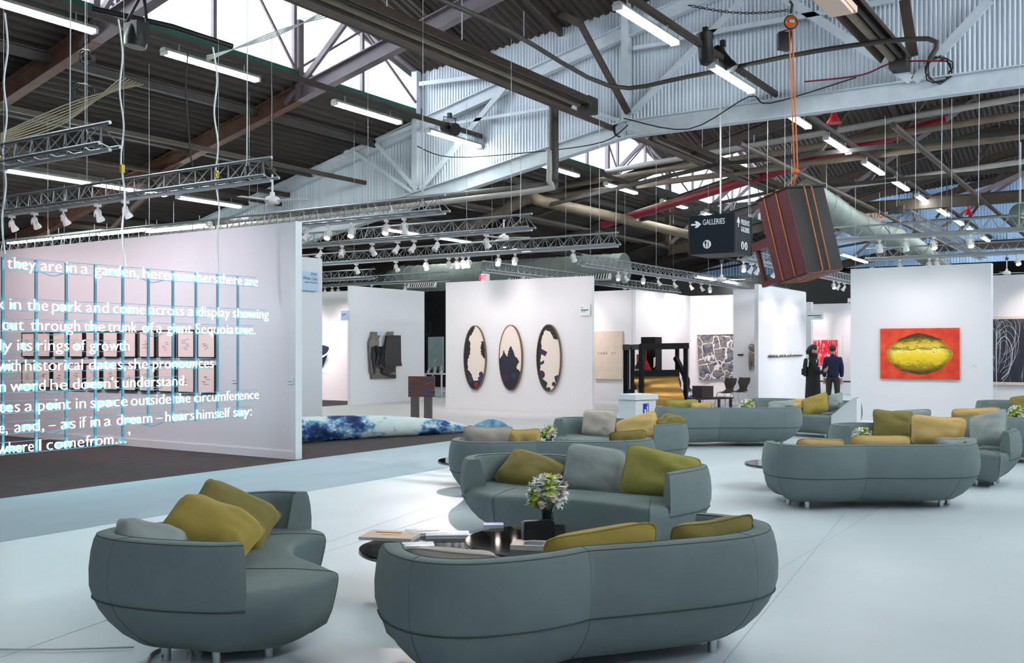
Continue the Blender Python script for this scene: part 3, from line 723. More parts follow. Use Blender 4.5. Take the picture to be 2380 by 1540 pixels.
# ------------------------------------------------------------------ hanging cables
def cable(pts, r, m, label, sub=5, name='cable', cat='cable'):
    return solo(MB().tube(catmull([tuple(p) for p in pts], sub), r, 5), name, m, label, cat)
for i, (xt, yt, xb, yb) in enumerate([(14, 30, 6, 590), (278, 45, 288, 620), (498, 110, 507, 640)]):
    Zt = 13.5+i*.8; n = 7
    pts = [atZ(xt+(xb-xt)*k/n+(5 if k % 2 else -3), yt+(yb-yt)*k/n, Zt) for k in range(n+1)]
    W = cable(pts, .014, 'cable_white', 'white power cable dropping to the neon text, %s from the left' % ORD[i])
    q = atZ(xb-4, [372, 392, 405][i], Zt); k = MB().box(q, (.05, .05, .11)).build('connector', 'yellow', W)
cable([atZ(437, 120, 17), atZ(432, 200, 17), atZ(440, 330, 17), atZ(449, 400, 17)], .014, 'cable_black', 'black cable hanging left of the middle white cable')
for i in range(7):
    a, b = atZ(0, 335-4*i, 15), atZ(285+8*i, 178+3*i, 18); m = atZ(150+6*i, 285-9*i, 16.5)
    cable([a, m, b], .012, 'cable_tan', 'strand of the sagging tan cable bundle at upper left, %s of seven' % ORD[i])
for i in range(4):
    cable([atZ(480, 130+4*i, 19), atZ(640, 85-4*i, 20), atZ(775, 12+8*i, 20)], .011, 'cable_white', 'white wire crossing the bright glazing, %s of four' % ORD[i])
for i, (px, py0, py1, Z) in enumerate([(164, 0, 300, 12.2), (575, 110, 385, 14.2), (983, 180, 480, 17.9), (1211, 360, 518, 20), (1433, 440, 550, 23), (1785, 190, 470, 26), (2190, 200, 480, 24), (2086, 300, 480, 34), (2276, 190, 470, 27)]):
    cable([atZ(px, py0, Z), atZ(px-1, (py0+py1)/2, Z), atZ(px-2, py1, Z)], .008, 'wire', 'thin vertical suspension wire, %s from the left' % ORD[i], 2, 'suspension_wire', 'wire')
cable([onY(1460, 290, 23.4), onY(1400, 330, 23.4), onY(1250, 352, 23.4), onY(1050, 365, 23.4), onY(970, 340, 23.4)], .016, 'cable_black', 'black cable slung along the first truss chord')
cable([onY(1450, 275, 23.3), onY(1600, 300, 23.3), onY(1740, 225, 23.3), onY(1790, 240, 23.3), onY(1990, 180, 23.3)], .016, 'cable_black', 'black cable looped under the first truss right of its bend')
cable([onY(1870, 190, 23.4), onY(2000, 175, 23.4), onY(2080, 145, 23.4), onY(2200, 142, 23.4)], .02, 'pipe_red', 'red flexible conduit lying along the truss beam')
for i, (px, py, Z, r) in enumerate([(2185, 160, 22, .28), (1445, 300, 26.5, .2), (190, 215, 18, .17), (197, 130, 18, .12)]):
    c = atZ(px, py, Z); u = Vector((CT, ST, 0)); v = Vector((0, 0, 1)); pts = []
    for k in range(40): a = 2*math.pi*k/13; rr = r*(1+.12*math.sin(k*1.7)); pts.append(c+u*rr*math.cos(a)+v*rr*math.sin(a)+Vector((-ST, CT, 0))*(.004*k))
    solo(MB().tube(pts, .018, 5), 'cable_coil', 'cable_black', 'coil of black cable hung up under the roof, %s of four' % ORD[i], 'cable')
# power cords on the floor by the left sofa
cable([gp(0, 1508, .01), gp(150, 1508, .01), gp(310, 1503, .01)], .005, 'cable_white', 'white power cord lying on the floor left of the near left sofa')
cable([gp(340, 1545, .01), gp(352, 1520, .01), gp(372, 1508, .01)], .01, 'cable_white', 'short white cord under the near left sofa')
cable([gp(440, 1545, .01), gp(446, 1525, .01), gp(442, 1512, .03)], .016, 'cable_white', 'thick grey white cord beside the sofa leg')
cable([gp(470, 1508, .01), gp(520, 1508, .01), gp(558, 1502, .01), gp(540, 1495, .02), gp(470, 1500, .01)], .012, 'cable_black', 'black cable loop under the near left sofa')
# ================================================================== sofas
SUB = 5
TYPES = {
 # back outline from the crease to the front corner on the +x side, then on the -x side, front edge from +x corner to -x corner, spine, crease
 'A': ([(0, .36), (.15, .42), (.35, .465), (.6, .47), (.78, .41), (.91, .28), (.98, .08), (.98, -.12), (.95, -.32), (.91, -.5), (.86, -.66), (.80, -.78)],
       [(0, .36), (-.2, .365), (-.45, .365), (-.75, .35), (-1.0, .30), (-1.2, .18), (-1.32, .0), (-1.35, -.18), (-1.29, -.36), (-1.16, -.52), (-.92, -.70), (-.62, -.86)],
       [(.80, -.78), (.55, -.70), (.3, -.65), (.05, -.645), (-.2, -.69), (-.42, -.76), (-.62, -.86)], [(-.80, -.22), (-.4, -.17), (0, -.16), (.55, -.15)]),
 'B': ([(-.28, .25), (-.12, .31), (.12, .40), (.45, .45), (.75, .36), (.95, .17), (1.05, -.06), (1.02, -.22), (.98, -.32), (.90, -.40), (.80, -.46), (.68, -.49)],
       [(-.28, .25), (-.36, .42), (-.50, .56), (-.68, .55), (-.85, .38), (-.97, .12), (-1.02, -.12), (-1.02, -.30), (-.97, -.44), (-.85, -.58), (-.66, -.70), (-.44, -.77)],
       [(.68, -.49), (.55, -.40), (.38, -.35), (.2, -.37), (0, -.45), (-.2, -.60), (-.44, -.77)], [(-.55, -.06), (-.28, -.06), (.1, .03), (.6, .0)])}
_sofa = {}
def sofa(name_label, X, Z, face, aL=8.3, aR=8.3, sc_=1.0, typ='A'):
    """X, Z camera-plane position of the centre; face = (dx, dz) direction the seat faces in the camera plane"""
    key = (aL, aR, typ)
    c = c2w(X, Z); f = c2w(face[0], face[1]); yaw = math.atan2(f.x, -f.y)
    if key in _sofa:
        W = dup(_sofa[key], c, (0, 0, yaw), name_label); W.scale = (sc_, sc_, 1); return W
    HR, HL, FR, SP = TYPES[typ]
    r1, l1, fr = catmull(HR, SUB), catmull(HL, SUB), catmull(FR, SUB)
    LOOP = r1+fr[1:-1]+l1[:0:-1]; NL = len(LOOP); NB = len(r1); nf = len(fr)
    def med(p):
        best = None
        for a, b in zip(SP, SP[1:]):
            dx, dy = b[0]-a[0], b[1]-a[1]; t = max(0, min(1, ((p[0]-a[0])*dx+(p[1]-a[1])*dy)/(dx*dx+dy*dy)))
            q = (a[0]+dx*t, a[1]+dy*t); d = math.hypot(q[0]-p[0], q[1]-p[1])
            if best is None or d < best[0]: best = (d, q)
        return best[1]
    MED = [med(p) for p in LOOP]
    def fw(i):                                   # 1 on the open front, 0 on the upholstered back
        lo, hi = (aR+.6)*SUB, NL-(aL+.6)*SUB
        return max(0, min(1, (i-lo)/6, (hi-i)/6))
    def ins(i, d):
        p, m = LOOP[i], MED[i]; dx, dy = m[0]-p[0], m[1]-p[1]; L = math.hypot(dx, dy); k = min(d, L*.62)/L
        return (p[0]+dx*k, p[1]+dy*k)
    def seat_pt(i, k): p, m = LOOP[i], MED[i]; return (p[0]+(m[0]-p[0])*k, p[1]+(m[1]-p[1])*k)
    W = root('curved_sofa', name_label, 'sofa', c, rot=(0, 0, yaw), group='curved grey green sofas')
    PB = [(.075, .27, .20), (.085, .25, .165), (.14, .165, .075), (.21, .095, .045), (.28, .045, .028), (.345, .015, .014), (.36, .012, .012), (.395, .012, .008), (.418, .02, .012), (.430, .04, .03)]
    def base_row(i, b, f_): w_ = fw(i); return b*(1-w_)+f_*w_
    rows = [[Vector((*ins(i, base_row(i, b, f_)), z)) for i in range(NL)] for z, b, f_ in PB]
    for k, z in ((.14, .437), (.4, .448), (.75, .446), (.985, .446)): rows.append([Vector((*seat_pt(i, k), z)) for i in range(NL)])
    mb = MB().rings(rows); mb.add(rows[0], [tuple(range(NL-1, -1, -1))]); mb.build('base', 'fabric', W, local=True)
    iR, iL = int(aR*SUB), int(aL*SUB)
    idx = [(-i) % NL for i in range(iL, 0, -1)]+list(range(0, iR+1))
    prof = [(-.015, .345), (.004, .41), (.006, .50), (-.004, .59), (-.02, .655), (-.034, .682), (-.052, .69), (-.125, .69), (-.15, .678), (-.165, .62), (-.21, .43), (-.21, .36)]
    def off(i, o):
        p, m = LOOP[i], MED[i]; L = math.hypot(p[0]-m[0], p[1]-m[1]); return (p[0]+(p[0]-m[0])/L*o, p[1]+(p[1]-m[1])/L*o)
    rows = [[Vector((*off(i, o), z)) for o, z in prof] for i in idx]
    mb = MB().rings(rows, closed=False); n = len(prof)
    mb.add(rows[0], [tuple(range(n))]); mb.add(rows[-1], [tuple(range(n-1, -1, -1))]); back = mb.build('backrest', 'fabric', W, local=True)
    def rail(o, z): return [Vector((*off(i, o), z)) for i in idx]
    for o, z, r in ((-.011, .345, .0042), (-.036, .683, .003), (-.132, .689, .003)): MB().tube(rail(o, z), r, 5).build('seam', 'fabric_seam', back, local=True)
    for ii in (0, 5*SUB, -4*SUB):
        i = ii % NL
        MB().tube([Vector((*off(i, o-.002), z)) for o, z in prof[:8]], .0026, 5).build('seam', 'fabric_seam', back, local=True)
        MB().tube([(*ins(i, d+.001), z) for z, d in ((.345, .015), (.28, .045), (.21, .095), (.14, .165), (.09, .24))], .0026, 5).build('seam', 'fabric_seam', W, local=True)
    for i in (NB-1, NB+nf-2):
        MB().tube([Vector((*ins(i, base_row(i, b, f_)), z)) for z, b, f_ in PB[1:]], .0026, 5).build('seam', 'fabric_seam', W, local=True)
        MB().tube([Vector((*seat_pt(i, k), z+.001)) for k, z in ((.05, .431), (.14, .437), (.4, .448), (.75, .446))], .0026, 5).build('seam', 'fabric_seam', W, local=True)
    for i in (3*SUB, 6*SUB, 9*SUB, NB+5, -4*SUB % NL, -7*SUB % NL, -10*SUB % NL):
        q = ins(i, .30); MB().cyl((*q, 0), (*q, .085), .026, 10).build('leg', 'chrome', W, local=True)
    W.scale = (sc_, sc_, 1); _sofa[key] = W; return W
def sofa_crease(label, Xk, Zk, face, **k):      # place by the crease in the middle of the back
    f = Vector(face).normalized(); a = Vector((-f.y, f.x)) if False else Vector((-f[1], f[0])); s_ = k.get('sc_', 1.0)
    return sofa(label, Xk+f[0]*.36*s_, Zk+f[1]*.36*s_, face, **k)
#                                                              X     Z     facing
sofa_crease('large near sofa seen from behind with two mustard cushions', .396, 4.955, (-.338, .941), aL=9.0, aR=7.4)
sofa('sofa at the left front seen from its arm end, facing the glass tables', -1.75, 6.1, (1, 0.0), aL=7.7, aR=8.1, typ='B')
sofa_crease('sofa behind the glass tables facing the camera with three cushions', 1.00, 9.25, (-.525, -.851), aL=9.2, aR=9.4)
sofa_crease('sofa with its back to the camera right behind the three cushion sofa', .27, 10.85, (.02, 1), aL=8.3, aR=7.4)
sofa_crease('far left group sofa with the square beige cushion beside the litter bin', 1.90, 14.35, (-.70, -.71), aL=9.2, aR=9.4, sc_=.9)
sofa_crease('long backed sofa in front of the folding chairs, seen from behind', 3.60, 17.2, (.06, 1), aL=8.3, aR=7.4, sc_=1.12)
sofa_crease('farthest sofa in front of the two visitors', 6.25, 20.1, (-.72, -.69), aL=9.2, aR=9.4)
sofa_crease('right front sofa seen from behind with a pale beam of light below it', 3.72, 10.42, (.03, 1), aL=8.3, aR=7.4)
sofa_crease('right group sofa facing the camera with olive and tan cushions', 5.75, 13.35, (-.50, -.86), aL=9.2, aR=9.4)
sofa_crease('sofa at the right edge behind the olive cushion sofa, seen from behind', 6.9, 14.75, (.12, 1), aL=8.3, aR=7.4)
sofa_crease('last sofa at the right edge below the dark striped painting', 10.6, 19.3, (-.72, -.69), aL=9.2, aR=9.4)

# ------------------------------------------------------------------ cushions
_cm = {}
def cushion_mesh(wd, ht, th, seed):
    k = (wd, ht, th, seed)
    if k in _cm: return _cm[k]
    rnd = random.Random(seed); n = 18; vs = []; fs = []
    ph = [rnd.uniform(0, 6.28) for _ in range(6)]
    def pos(i, j, s):
        u = -1+2*i/n; v = -1+2*j/n
        pu = 1-.075*(1-abs(v))*abs(v)**0 * (1-abs(v)**2)*0 - .075*(1-v*v); pv = 1-.085*(1-u*u)
        e = max(0, (1-u**4))*max(0, (1-v**4))
        t = th/2*1.15*e**.55
        t += .012*e*math.sin(3.1*u+2.2*v+ph[0])*math.cos(2.7*v+ph[1])+.007*e*math.sin(7*u-3*v+ph[2])+.005*e*math.sin(5*v+9*u*v+ph[3])
        # rounded corners
        r = (abs(u)**6+abs(v)**6)**(1/6); 
        q = max(abs(u), abs(v)); k2 = q/r if r > 1e-6 else 1
        return Vector((wd/2*u*pu*k2*(1+.03*math.sin(v*2+ph[4])), s*t, ht/2*v*pv*k2*(1+.04*math.sin(u*2+ph[5]))))
    for s in (1, -1):
        for i in range(n+1):
            for j in range(n+1): vs.append(pos(i, j, s))
    m = (n+1)*(n+1)
    for s in (0, 1):
        for i in range(n):
            for j in range(n):
                a = s*m+i*(n+1)+j; q = (a, a+1, a+n+2, a+n+1); fs.append(q if s == 0 else q[::-1])
    edge = [(i, 0) for i in range(n)]+[(n, j) for j in range(n)]+[(n-i, n) for i in range(n)]+[(0, n-j) for j in range(n)]
    loop = [pos(i, j, 0) for i, j in edge]
    mb = MB(); mb.add(vs, fs, True); me = mb; _cm[k] = (mb, loop); return _cm[k]
def cushion(label, m, X, Z, z, face, wd=.62, ht=.46, th=.17, lean=18, roll=0, seed=1):
    mb0, loop = cushion_mesh(wd, ht, th, seed)
    mb = MB(); mb.v = list(mb0.v); mb.f = list(mb0.f); mb.sm = list(mb0.sm)
    o = mb.build('cushion', m); MB().tube(loop, .006, 5, closed=True).build('piping', m, o, local=True)
    o.location = c2w(X, Z, z); f = c2w(*face); yaw = math.atan2(f.x, -f.y)
    o.rotation_euler = (Matrix.Rotation(yaw, 3, 'Z') @ Matrix.Rotation(R(-lean), 3, 'X') @ Matrix.Rotation(R(roll), 3, 'Y')).to_euler()
    tag(o, label, 'cushion', 'sofa cushions'); return o
def pxc(px, py, Z): return ((px-CX)/F*Z, Z, EYE+(HY-py)/F*Z)
# near sofa (leaning on its backrest, seen from behind)
cushion('mustard cushion leaning over the back of the near sofa', 'c_mustard', *pxc(1393, 1312, 5.32), (-.28, .96), .68, .46, .20, 22, 5, 1)
cushion('olive cushion at the right end of the near sofa back', 'c_olive', *pxc(1648, 1286, 5.66), (-.35, .94), .54, .46, .20, 20, 5, 2)
cushion('pale beige cushion sunk in the left corner of the near sofa', 'c_beige', *pxc(1062, 1346, 5.15), (.2, .97), .56, .42, .16, 34, -2, 3)
# left sofa
cushion('bright mustard cushion lying against the left front sofa back', 'c_mustard', *pxc(492, 1230, 5.9), (.55, -.84), .56, .40, .22, 56, 40, 4)
cushion('olive cushion tilted behind the mustard one on the left sofa', 'c_olive', *pxc(542, 1195, 6.35), (.60, -.80), .56, .40, .18, 46, 42, 5)
cushion('pale grey cushion behind the near arm of the left sofa', 'c_grey', *pxc(350, 1272, 5.55), (.7, -.7), .40, .34, .17, 46, 24, 6)
# middle sofa
cushion('olive brown cushion at the left of the three cushion sofa', 'c_olive', *pxc(1232, 1096, 9.35), (-.30, -.95), .62, .42, .19, 46, 18, 7)
cushion('square grey cushion in the middle of the three cushion sofa', 'c_grey', *pxc(1380, 1091, 9.0), (-.20, -.98), .56, .46, .18, 24, 8, 8)
cushion('lime green cushion at the right of the three cushion sofa', 'c_lime', *pxc(1532, 1102, 8.65), (-.35, -.93), .68, .46, .18, 26, 9, 9)
# sofa behind it (seen from behind)
cushion('pinkish beige cushion lying along the back of the second row sofa', 'c_beige', *pxc(1135, 1030, 11.2), (0, 1), .58, .42, .15, 14, 0, 10)
cushion('small tan cushion next to the pinkish one on the second row sofa', 'c_tan', *pxc(1216, 1034, 11.2), (0, 1), .42, .40, .14, 14, 0, 11)
cushion('olive cushion barely showing over the second row sofa back', 'c_olive', *pxc(1458, 1036, 11.3), (-.2, 1), .44, .38, .14, 14, 2, 12)
# bin sofa
cushion('square beige cushion standing on the sofa by the litter bin', 'c_beige', *pxc(1392, 984, 14.55), (-.55, -.83), .56, .42, .17, 14, 0, 13)
cushion('tan cushion leaning on the sofa by the litter bin', 'c_tan', *pxc(1483, 996, 13.9), (-.4, -.92), .62, .42, .17, 26, -20, 14)
cushion('olive cushion in the corner of the sofa by the litter bin', 'c_olive', *pxc(1556, 984, 13.75), (-.8, -.6), .42, .32, .18, 52, 10, 15)
# long backed sofa
cushion('yellow green cushion along the back of the sofa before the chairs', 'c_lime', *pxc(1582, 953, 17.65), (0, 1), .62, .42, .14, 16, 1, 16)
cushion('small tan cushion beside the yellow green one before the chairs', 'c_tan', *pxc(1628, 957, 17.6), (0, 1), .40, .38, .14, 16, 3, 17)
# farthest sofa
cushion('grey cushion lying on the farthest sofa', 'c_grey', *pxc(1816, 945, 19.6), (-.3, -.95), .52, .26, .16, 30, -6, 18)
cushion('small tan cushion behind the grey one on the farthest sofa', 'c_tan', *pxc(1848, 943, 19.75), (-.5, -.86), .40, .30, .16, 30, -10, 19)
cushion('tilted olive tan cushion on the farthest sofa below the visitors', 'c_mustard', *pxc(1895, 941, 19.4), (-.8, -.6), .56, .46, .17, 26, -22, 20)
cushion('pale cushion at the right end of the farthest sofa', 'c_grey', *pxc(1937, 934, 19.3), (-.8, -.6), .40, .36, .16, 30, -20, 21)
# right front sofa
cushion('tan cushion at the left of the right front sofa back', 'c_tan', *pxc(1905, 1055, 10.85), (.1, 1), .52, .38, .15, 20, 1, 22)
cushion('tan cushion in the middle of the right front sofa back', 'c_tan', *pxc(2043, 1051, 10.85), (0, 1), .70, .40, .16, 14, -2, 23)
cushion('grey cushion at the right inside the right front sofa', 'c_grey', *pxc(2216, 1049, 11.0), (-.1, 1), .50, .36, .16, 24, 0, 24)
# olive sofa
cushion('square olive cushion on the right group sofa', 'c_olive', *pxc(2074, 990, 13.5), (-.3, -.95), .52, .46, .17, 16, 2, 25)
cushion('broad tan cushion on the right group sofa', 'c_tan', *pxc(2180, 1001, 13.05), (-.4, -.92), .68, .42, .17, 18, 4, 26)
cushion('pale grey cushion in the right corner of the right group sofa', 'c_grey', *pxc(2296, 996, 12.55), (-.85, -.5), .50, .48, .17, 28, -18, 27)
# right edge sofas
cushion('long mustard cushion on the sofa at the right edge', 'c_tan', *pxc(2268, 976, 15.2), (.1, 1), .74, .40, .14, 12, 1, 28)
cushion('grey cushion on the sofa at the right edge', 'c_grey', *pxc(2116, 978, 15.3), (0, 1), .66, .38, .14, 16, 2, 29)
cushion('olive cushion on the last sofa at the right edge', 'c_olive', *pxc(2382, 944, 19.2), (-.6, -.8), .52, .46, .17, 20, -10, 30)

# ------------------------------------------------------------------ glass tables
def glass_table(label, X, Z, r, h):
    c = c2w(X, Z, 0); W = root('glass_table', label, 'table', c)
    MB().lathe([(r*.97, h-.025), (r, h-.018), (r, h-.006), (r*.995, h)], c, 56).build('table_top', 'table_glass', W)
    MB().lathe([(r*.99, h-.032), (r*1.004, h-.024), (r*1.004, h-.016), (r*.99, h-.012)], c, 56).build('rim', 'table_rim', W)
    MB().lathe([(r*.34, 0), (r*.34, .02), (r*.30, .03)], c, 32).build('foot', 'table_base', W)
    MB().lathe([(.05, .02), (.05, h-.03)], c, 16).build('column', 'table_base', W); return W
glass_table('round black glass table with the tall flower vase', .30, 6.98, .63, .36)
glass_table('lower round black glass table covered with magazines', -.60, 6.98, .47, .31)
glass_table('low black glass table edge left of the second row sofa', -.45, 12.5, .48, .31)
glass_table('black glass table with the bouquet behind the second row sofa', .50, 12.95, .52, .36)
glass_table('black glass table edge left of the right front sofa', 3.3, 12.15, .45, .31)
glass_table('black glass table with the bouquet behind the right front sofa', 4.08, 12.3, .42, .36)
glass_table('black glass table among the far left group', 4.3, 18.9, .5, .36)
glass_table('black glass table at the right edge', 8.2, 16.9, .5, .36)

# magazines and leaflets
def slab(label, name, m, px, py, h, w_, d_, t, ang, tilt=0, cover=None):
    c = gp(px, py, h); W = root(name, label, 'magazine', c, rot=(R(tilt), 0, TH+R(ang)))
    MB().box((0, 0, t/2), (w_, d_, t)).build('pages', 'paper', W, local=True)
    MB().box((0, 0, t+.0015), (w_, d_, .003)).build('cover', m, W, local=True)
    if cover:
        for (x, y, ww, dd, mm) in cover: MB().box((x*w_, y*d_, t+.004), (ww*w_, dd*d_, .002)).build('print', mm, W, local=True)
    return W
T1, T2 = .361, .311
slab('open pinkish newspaper with red print on the lower table', 'newspaper', 'paper_pink', 910, 1248, T2, .40, .30, .02, -12, 0, [(-.1, .2, .5, .12, 'mag_red'), (.0, -.05, .35, .14, 'yellow')])
slab('dark magazine with pale lettering on the lower table', 'magazine', 'mag_dark', 990, 1240, T2+.001, .28, .20, .02, 14, 0, [(.05, 0, .6, .25, 'paper')])
slab('blue and white magazine at the right of the lower table', 'magazine', 'mag_blue', 1040, 1246, T2+.0, .32, .20, .02, 4, 0, [(0, -.3, .96, .35, 'paper')])
slab('grey photo magazine at the near edge of the lower table', 'magazine', 'mag_grey', 972, 1271, T2, .22, .16, .02, 8, 0)
slab('small blue leaflet at the far edge of the taller table', 'leaflet', 'mag_blue', 1147, 1224, T1, .15, .12, .02, 2, 0)
slab('open brochure with a blue photo on the taller table', 'brochure', 'paper_pink', 1232, 1272, T1, .24, .20, .03, -10, 0, [(.12, -.1, .55, .5, 'mag_grey')])
slab('grey blue brochure behind the mustard cushion on the taller table', 'brochure', 'mag_grey', 1360, 1256, T1, .26, .18, .01, 18, 0)
c = gp(1250, 1262, T1); W = root('brochure_holder', 'black box shaped brochure holder beside the vase', 'holder', c, rot=(0, 0, TH+R(16)))
MB().box((0, 0, .075), (.22, .07, .15)).build('body', 'mag_dark', W, local=True); MB().box((0, 0, .154), (.20, .055, .008)).build('leaflets', 'black', W, local=True)
MB().box((0, -.038, .06), (.20, .008, .10)).build('front_lip', 'black', W, local=True)

# ------------------------------------------------------------------ flowers
def bouquet(label, base, r, vh, seed, s=1.0, n=26):
    rnd = random.Random(seed); W = root('flower_vase', label, 'flowers', base)
    B = Vector(base)
    if vh:
        MB().lathe([(.045*s, 0), (.045*s, vh*.9), (.048*s, vh), (.044*s, vh), (.041*s, .012), (.001, .012)], B, 16).build('vase', 'glass_vase', W)
        mb = MB()
        for k in range(9):
            a = 2*math.pi*k/9; mb.tube([B+Vector((.02*math.cos(a+2)*s, .02*math.sin(a+2)*s, .015)), B+Vector((.03*s*math.cos(a), .03*s*math.sin(a), vh)), B+Vector((.06*s*math.cos(a), .06*s*math.sin(a), vh+.08*s))], .004*s, 4)
        mb.build('stems', 'stem', W)
    C = B+Vector((0, 0, vh+r*.72))
    def petal(mb, c, d, L, wd):
        u, v = frame_of(d); mb.add([c, c+d*L*.45+u*wd, c+d*L-Vector((0, 0, L*.12)), c+d*L*.45-u*wd, c+d*L*.4+v*wd*.3], [(0, 1, 4), (1, 2, 4), (2, 3, 4), (3, 0, 4)], True)
    for k in range(n):
        z = 1-1.55*(k+.5)/n; a = k*2.4+rnd.uniform(-.3, .3); rr = math.sqrt(max(0, 1-z*z))
        d = Vector((rr*math.cos(a), rr*math.sin(a), z*.95)); c = C+d*r*.72
        m = ('petal_green', 'petal_white', 'petal_white', 'petal_pink', 'petal_white')[k % 5] if k else 'petal_green'
        mb = MB(); u, v = frame_of(d)
        if m == 'petal_pink':
            for q in range(9): petal(mb, c, (d*.9+(u*math.cos(q*2.4)+v*math.sin(q*2.4))*(.15+.1*(q % 5))).normalized(), r*.34, r*.2)
        else:
            for q in range(6): petal(mb, c-d*r*.1, (d*.55+(u*math.cos(q*1.047)+v*math.sin(q*1.047))*.85).normalized(), r*.46, r*.19)
            mb.tube([c, c+d*r*.22], r*.025, 4)
        mb.build('blossom', m, W)
    mb = MB()
    for k in range(12):
        a = k*.55+seed; d = Vector((math.cos(a), math.sin(a), rnd.uniform(-.5, .2))).normalized(); petal(mb, C-Vector((0, 0, r*.3))+d*r*.3, d, r*.75, r*.14)
    mb.build('leaves', 'leaf', W)
bouquet('tall glass vase of lilies and roses on the near black table', gp(1272, 1254, T1), .165, .21, 3)
bouquet('white and green bouquet behind the second row sofa', c2w(.474, 12.9, .361), .125, .17, 4)
bouquet('low flower bowl between the sofas before the chairs', c2w(4.46, 18.9, .361), .17, .14, 5, 1.2)
bouquet('white and green bouquet before the square olive cushion', c2w(4.32, 12.3, .361), .135, .17, 6)
bouquet('flower bouquet at the right edge of the picture', c2w(8.48, 16.75, .361), .15, .17, 8)
# ================================================================== neon text
NX = -11.4
W = root('neon_text', 'large hanging neon text of white glowing handwriting-like lines on thin struts', 'neon sign', (NX, 8.5, .4))
ROWS = [  # words with their left and right pixel edges along the plane of the sign
 [('they', 14, 78), ('are', 92, 139), ('in', 150, 173), ('a', 185, 201), ('garden,', 217, 318), ('he', 329, 360), ('remembers', 366, 501), ('there', 506, 558), ('are', 565, 595)],
 [('k', -7, 4), ('in', 19, 44), ('the', 60, 107), ('park', 118, 185), ('and', 197, 248), ('come', 260, 333), ('across', 345, 423), ('a', 433, 446), ('display', 457, 530), ('showing', 538, 620)],
 [('cut', 2, 51), ('through', 68, 181), ('the', 192, 239), ('trunk', 248, 313), ('of', 327, 354), ('a', 360, 373), ('giant', 385, 441), ('Sequoia', 451, 539), ('tree.', 543, 589)],
 [('ly', -4, 23), ('its', 37, 70), ('rings', 84, 156), ('of', 166, 195), ('growth', 205, 296)],
 [('with', -8, 44), ('historical', 55, 188), ('dates,', 203, 288), ('she', 295, 339), ('pronounces', 352, 492)],
 [('n', -4, 9), ('word', 21, 101), ('he', 114, 152), ("doesn't", 166, 272), ('understand.', 282, 430)],
 [('tes', -6, 42), ('a', 54, 72), ('point', 86, 160), ('in', 173, 195), ('space', 207, 292), ('outside', 301, 393), ('the', 403, 438), ('circumference', 448, 597)],
 [('e,', -5, 13), ('and,', 30, 98), ('–', 110, 125), ('as', 138, 171), ('if', 182, 196), ('in', 207, 228), ('a', 239, 254), ('dream', 268, 349), ('–', 359, 374), ('hears', 381, 447), ('himself', 454, 531), ('say:', 539, 581)],
 [('where', -9, 74), ('I', 87, 91), ('come', 105, 191), ('from', 196, 259), ("...'", 265, 298)]]
ends = [595, 620, 589, 300, 492, 425, 597, 581, 300]
def ny(px): return onX(px, 800, NX).y
y_left = ny(-40)
for i, row in enumerate(ROWS):
    z = 2.65-.242*(i if i == 0 else i+1)
    for wd, a, b in row:
        mb = MB(); add_text(mb, wd, (NX+.03, ny(a), z), (0, 1, 0), (0, 0, 1), ny(b)-ny(a), depth=.012, size=.205, thin=.021)
        mb.build('neon_word', 'neon', W)
    ye = ny(ends[i])
    for dz in (-.012, .13): MB().beam((NX, y_left, z+dz), (NX, ye, z+dz), .007, .007).build('rail', 'neon_rail', W)
    for k, (wd, a, b) in enumerate(row):
        if k % 2 == i % 2 and b-a > 20: MB().box((NX+.004, (ny(a)+ny(b))/2, z+.05), (.006, (ny(b)-ny(a))*.45, .07)).build('mounting_plate', 'acrylic', W)
    if i in (0, 2, 5, 7):
        for a, b in ((95, 150), (330, 380)): MB().tube(catmull([(NX, ny(a), z-.01), (NX-.01, (ny(a)+ny(b))/2, z-.05), (NX, ny(b), z-.01)], 4), .005, 4).build('wire', 'neon_rail', W)
for k, px in enumerate([8.6, 86, 156, 223.7, 287.6, 347, 404, 457.5, 507.7, 555]):
    z0 = .45 if px < 300 else .69
    MB().beam((NX-.02, ny(px), z0), (NX-.02, ny(px), 2.78 if px < 560 else 2.7), .025, .03).build('strut', 'neon_strut', W)
for a, px in ((2, 8.6), (3, 287.6), (4, 507.7)):
    MB().tube([(NX, ny(px), 2.75), (NX, ny(px), 6.5)], .003, 4).build('hanging_wire', 'wire', W)

# framed drawings on the long wall
for r in range(2):
    for k in range(11):
        x = -18.46+.511*k; z0 = 1.56 if r == 0 else .977
        D = root('framed_drawing', 'black framed small ink drawing in the %s row, %s from the left' % (('upper', 'lower')[r], ORD[k]), 'picture', (x+.2, 10.99, z0), group='framed drawings on the long wall')
        b = MB(); y0, y1 = 10.945, 10.995; t = .014; X0, X1, Z0, Z1 = x, x+.43, z0, z0+.465
        b.box2((X0, y0, Z0), (X0+t, y1, Z1)).box2((X1-t, y0, Z0), (X1, y1, Z1)).box2((X0, y0, Z0), (X1, y1, Z0+t)).box2((X0, y0, Z1-t), (X1, y1, Z1)); b.build('frame', 'frame_black', D)
        MB().box2((X0+t, y0+.012, Z0+t), (X1-t, y1, Z1-t)).build('sheet', 'drawing_paper', D)
        ink = MB(); rnd = random.Random(r*20+k)
        for q in range(4+rnd.randint(0, 3)):
            cx = X0+.2+rnd.uniform(-.05, .06); cz = Z0+.14+.028*q+rnd.uniform(-.008, .008); L = rnd.uniform(.02, .06)
            ink.beam((cx-L, y0+.010, cz), (cx+L, y0+.010, cz+rnd.uniform(-.012, .012)), .003, .005)
        ink.build('ink_lines', 'ink', D)
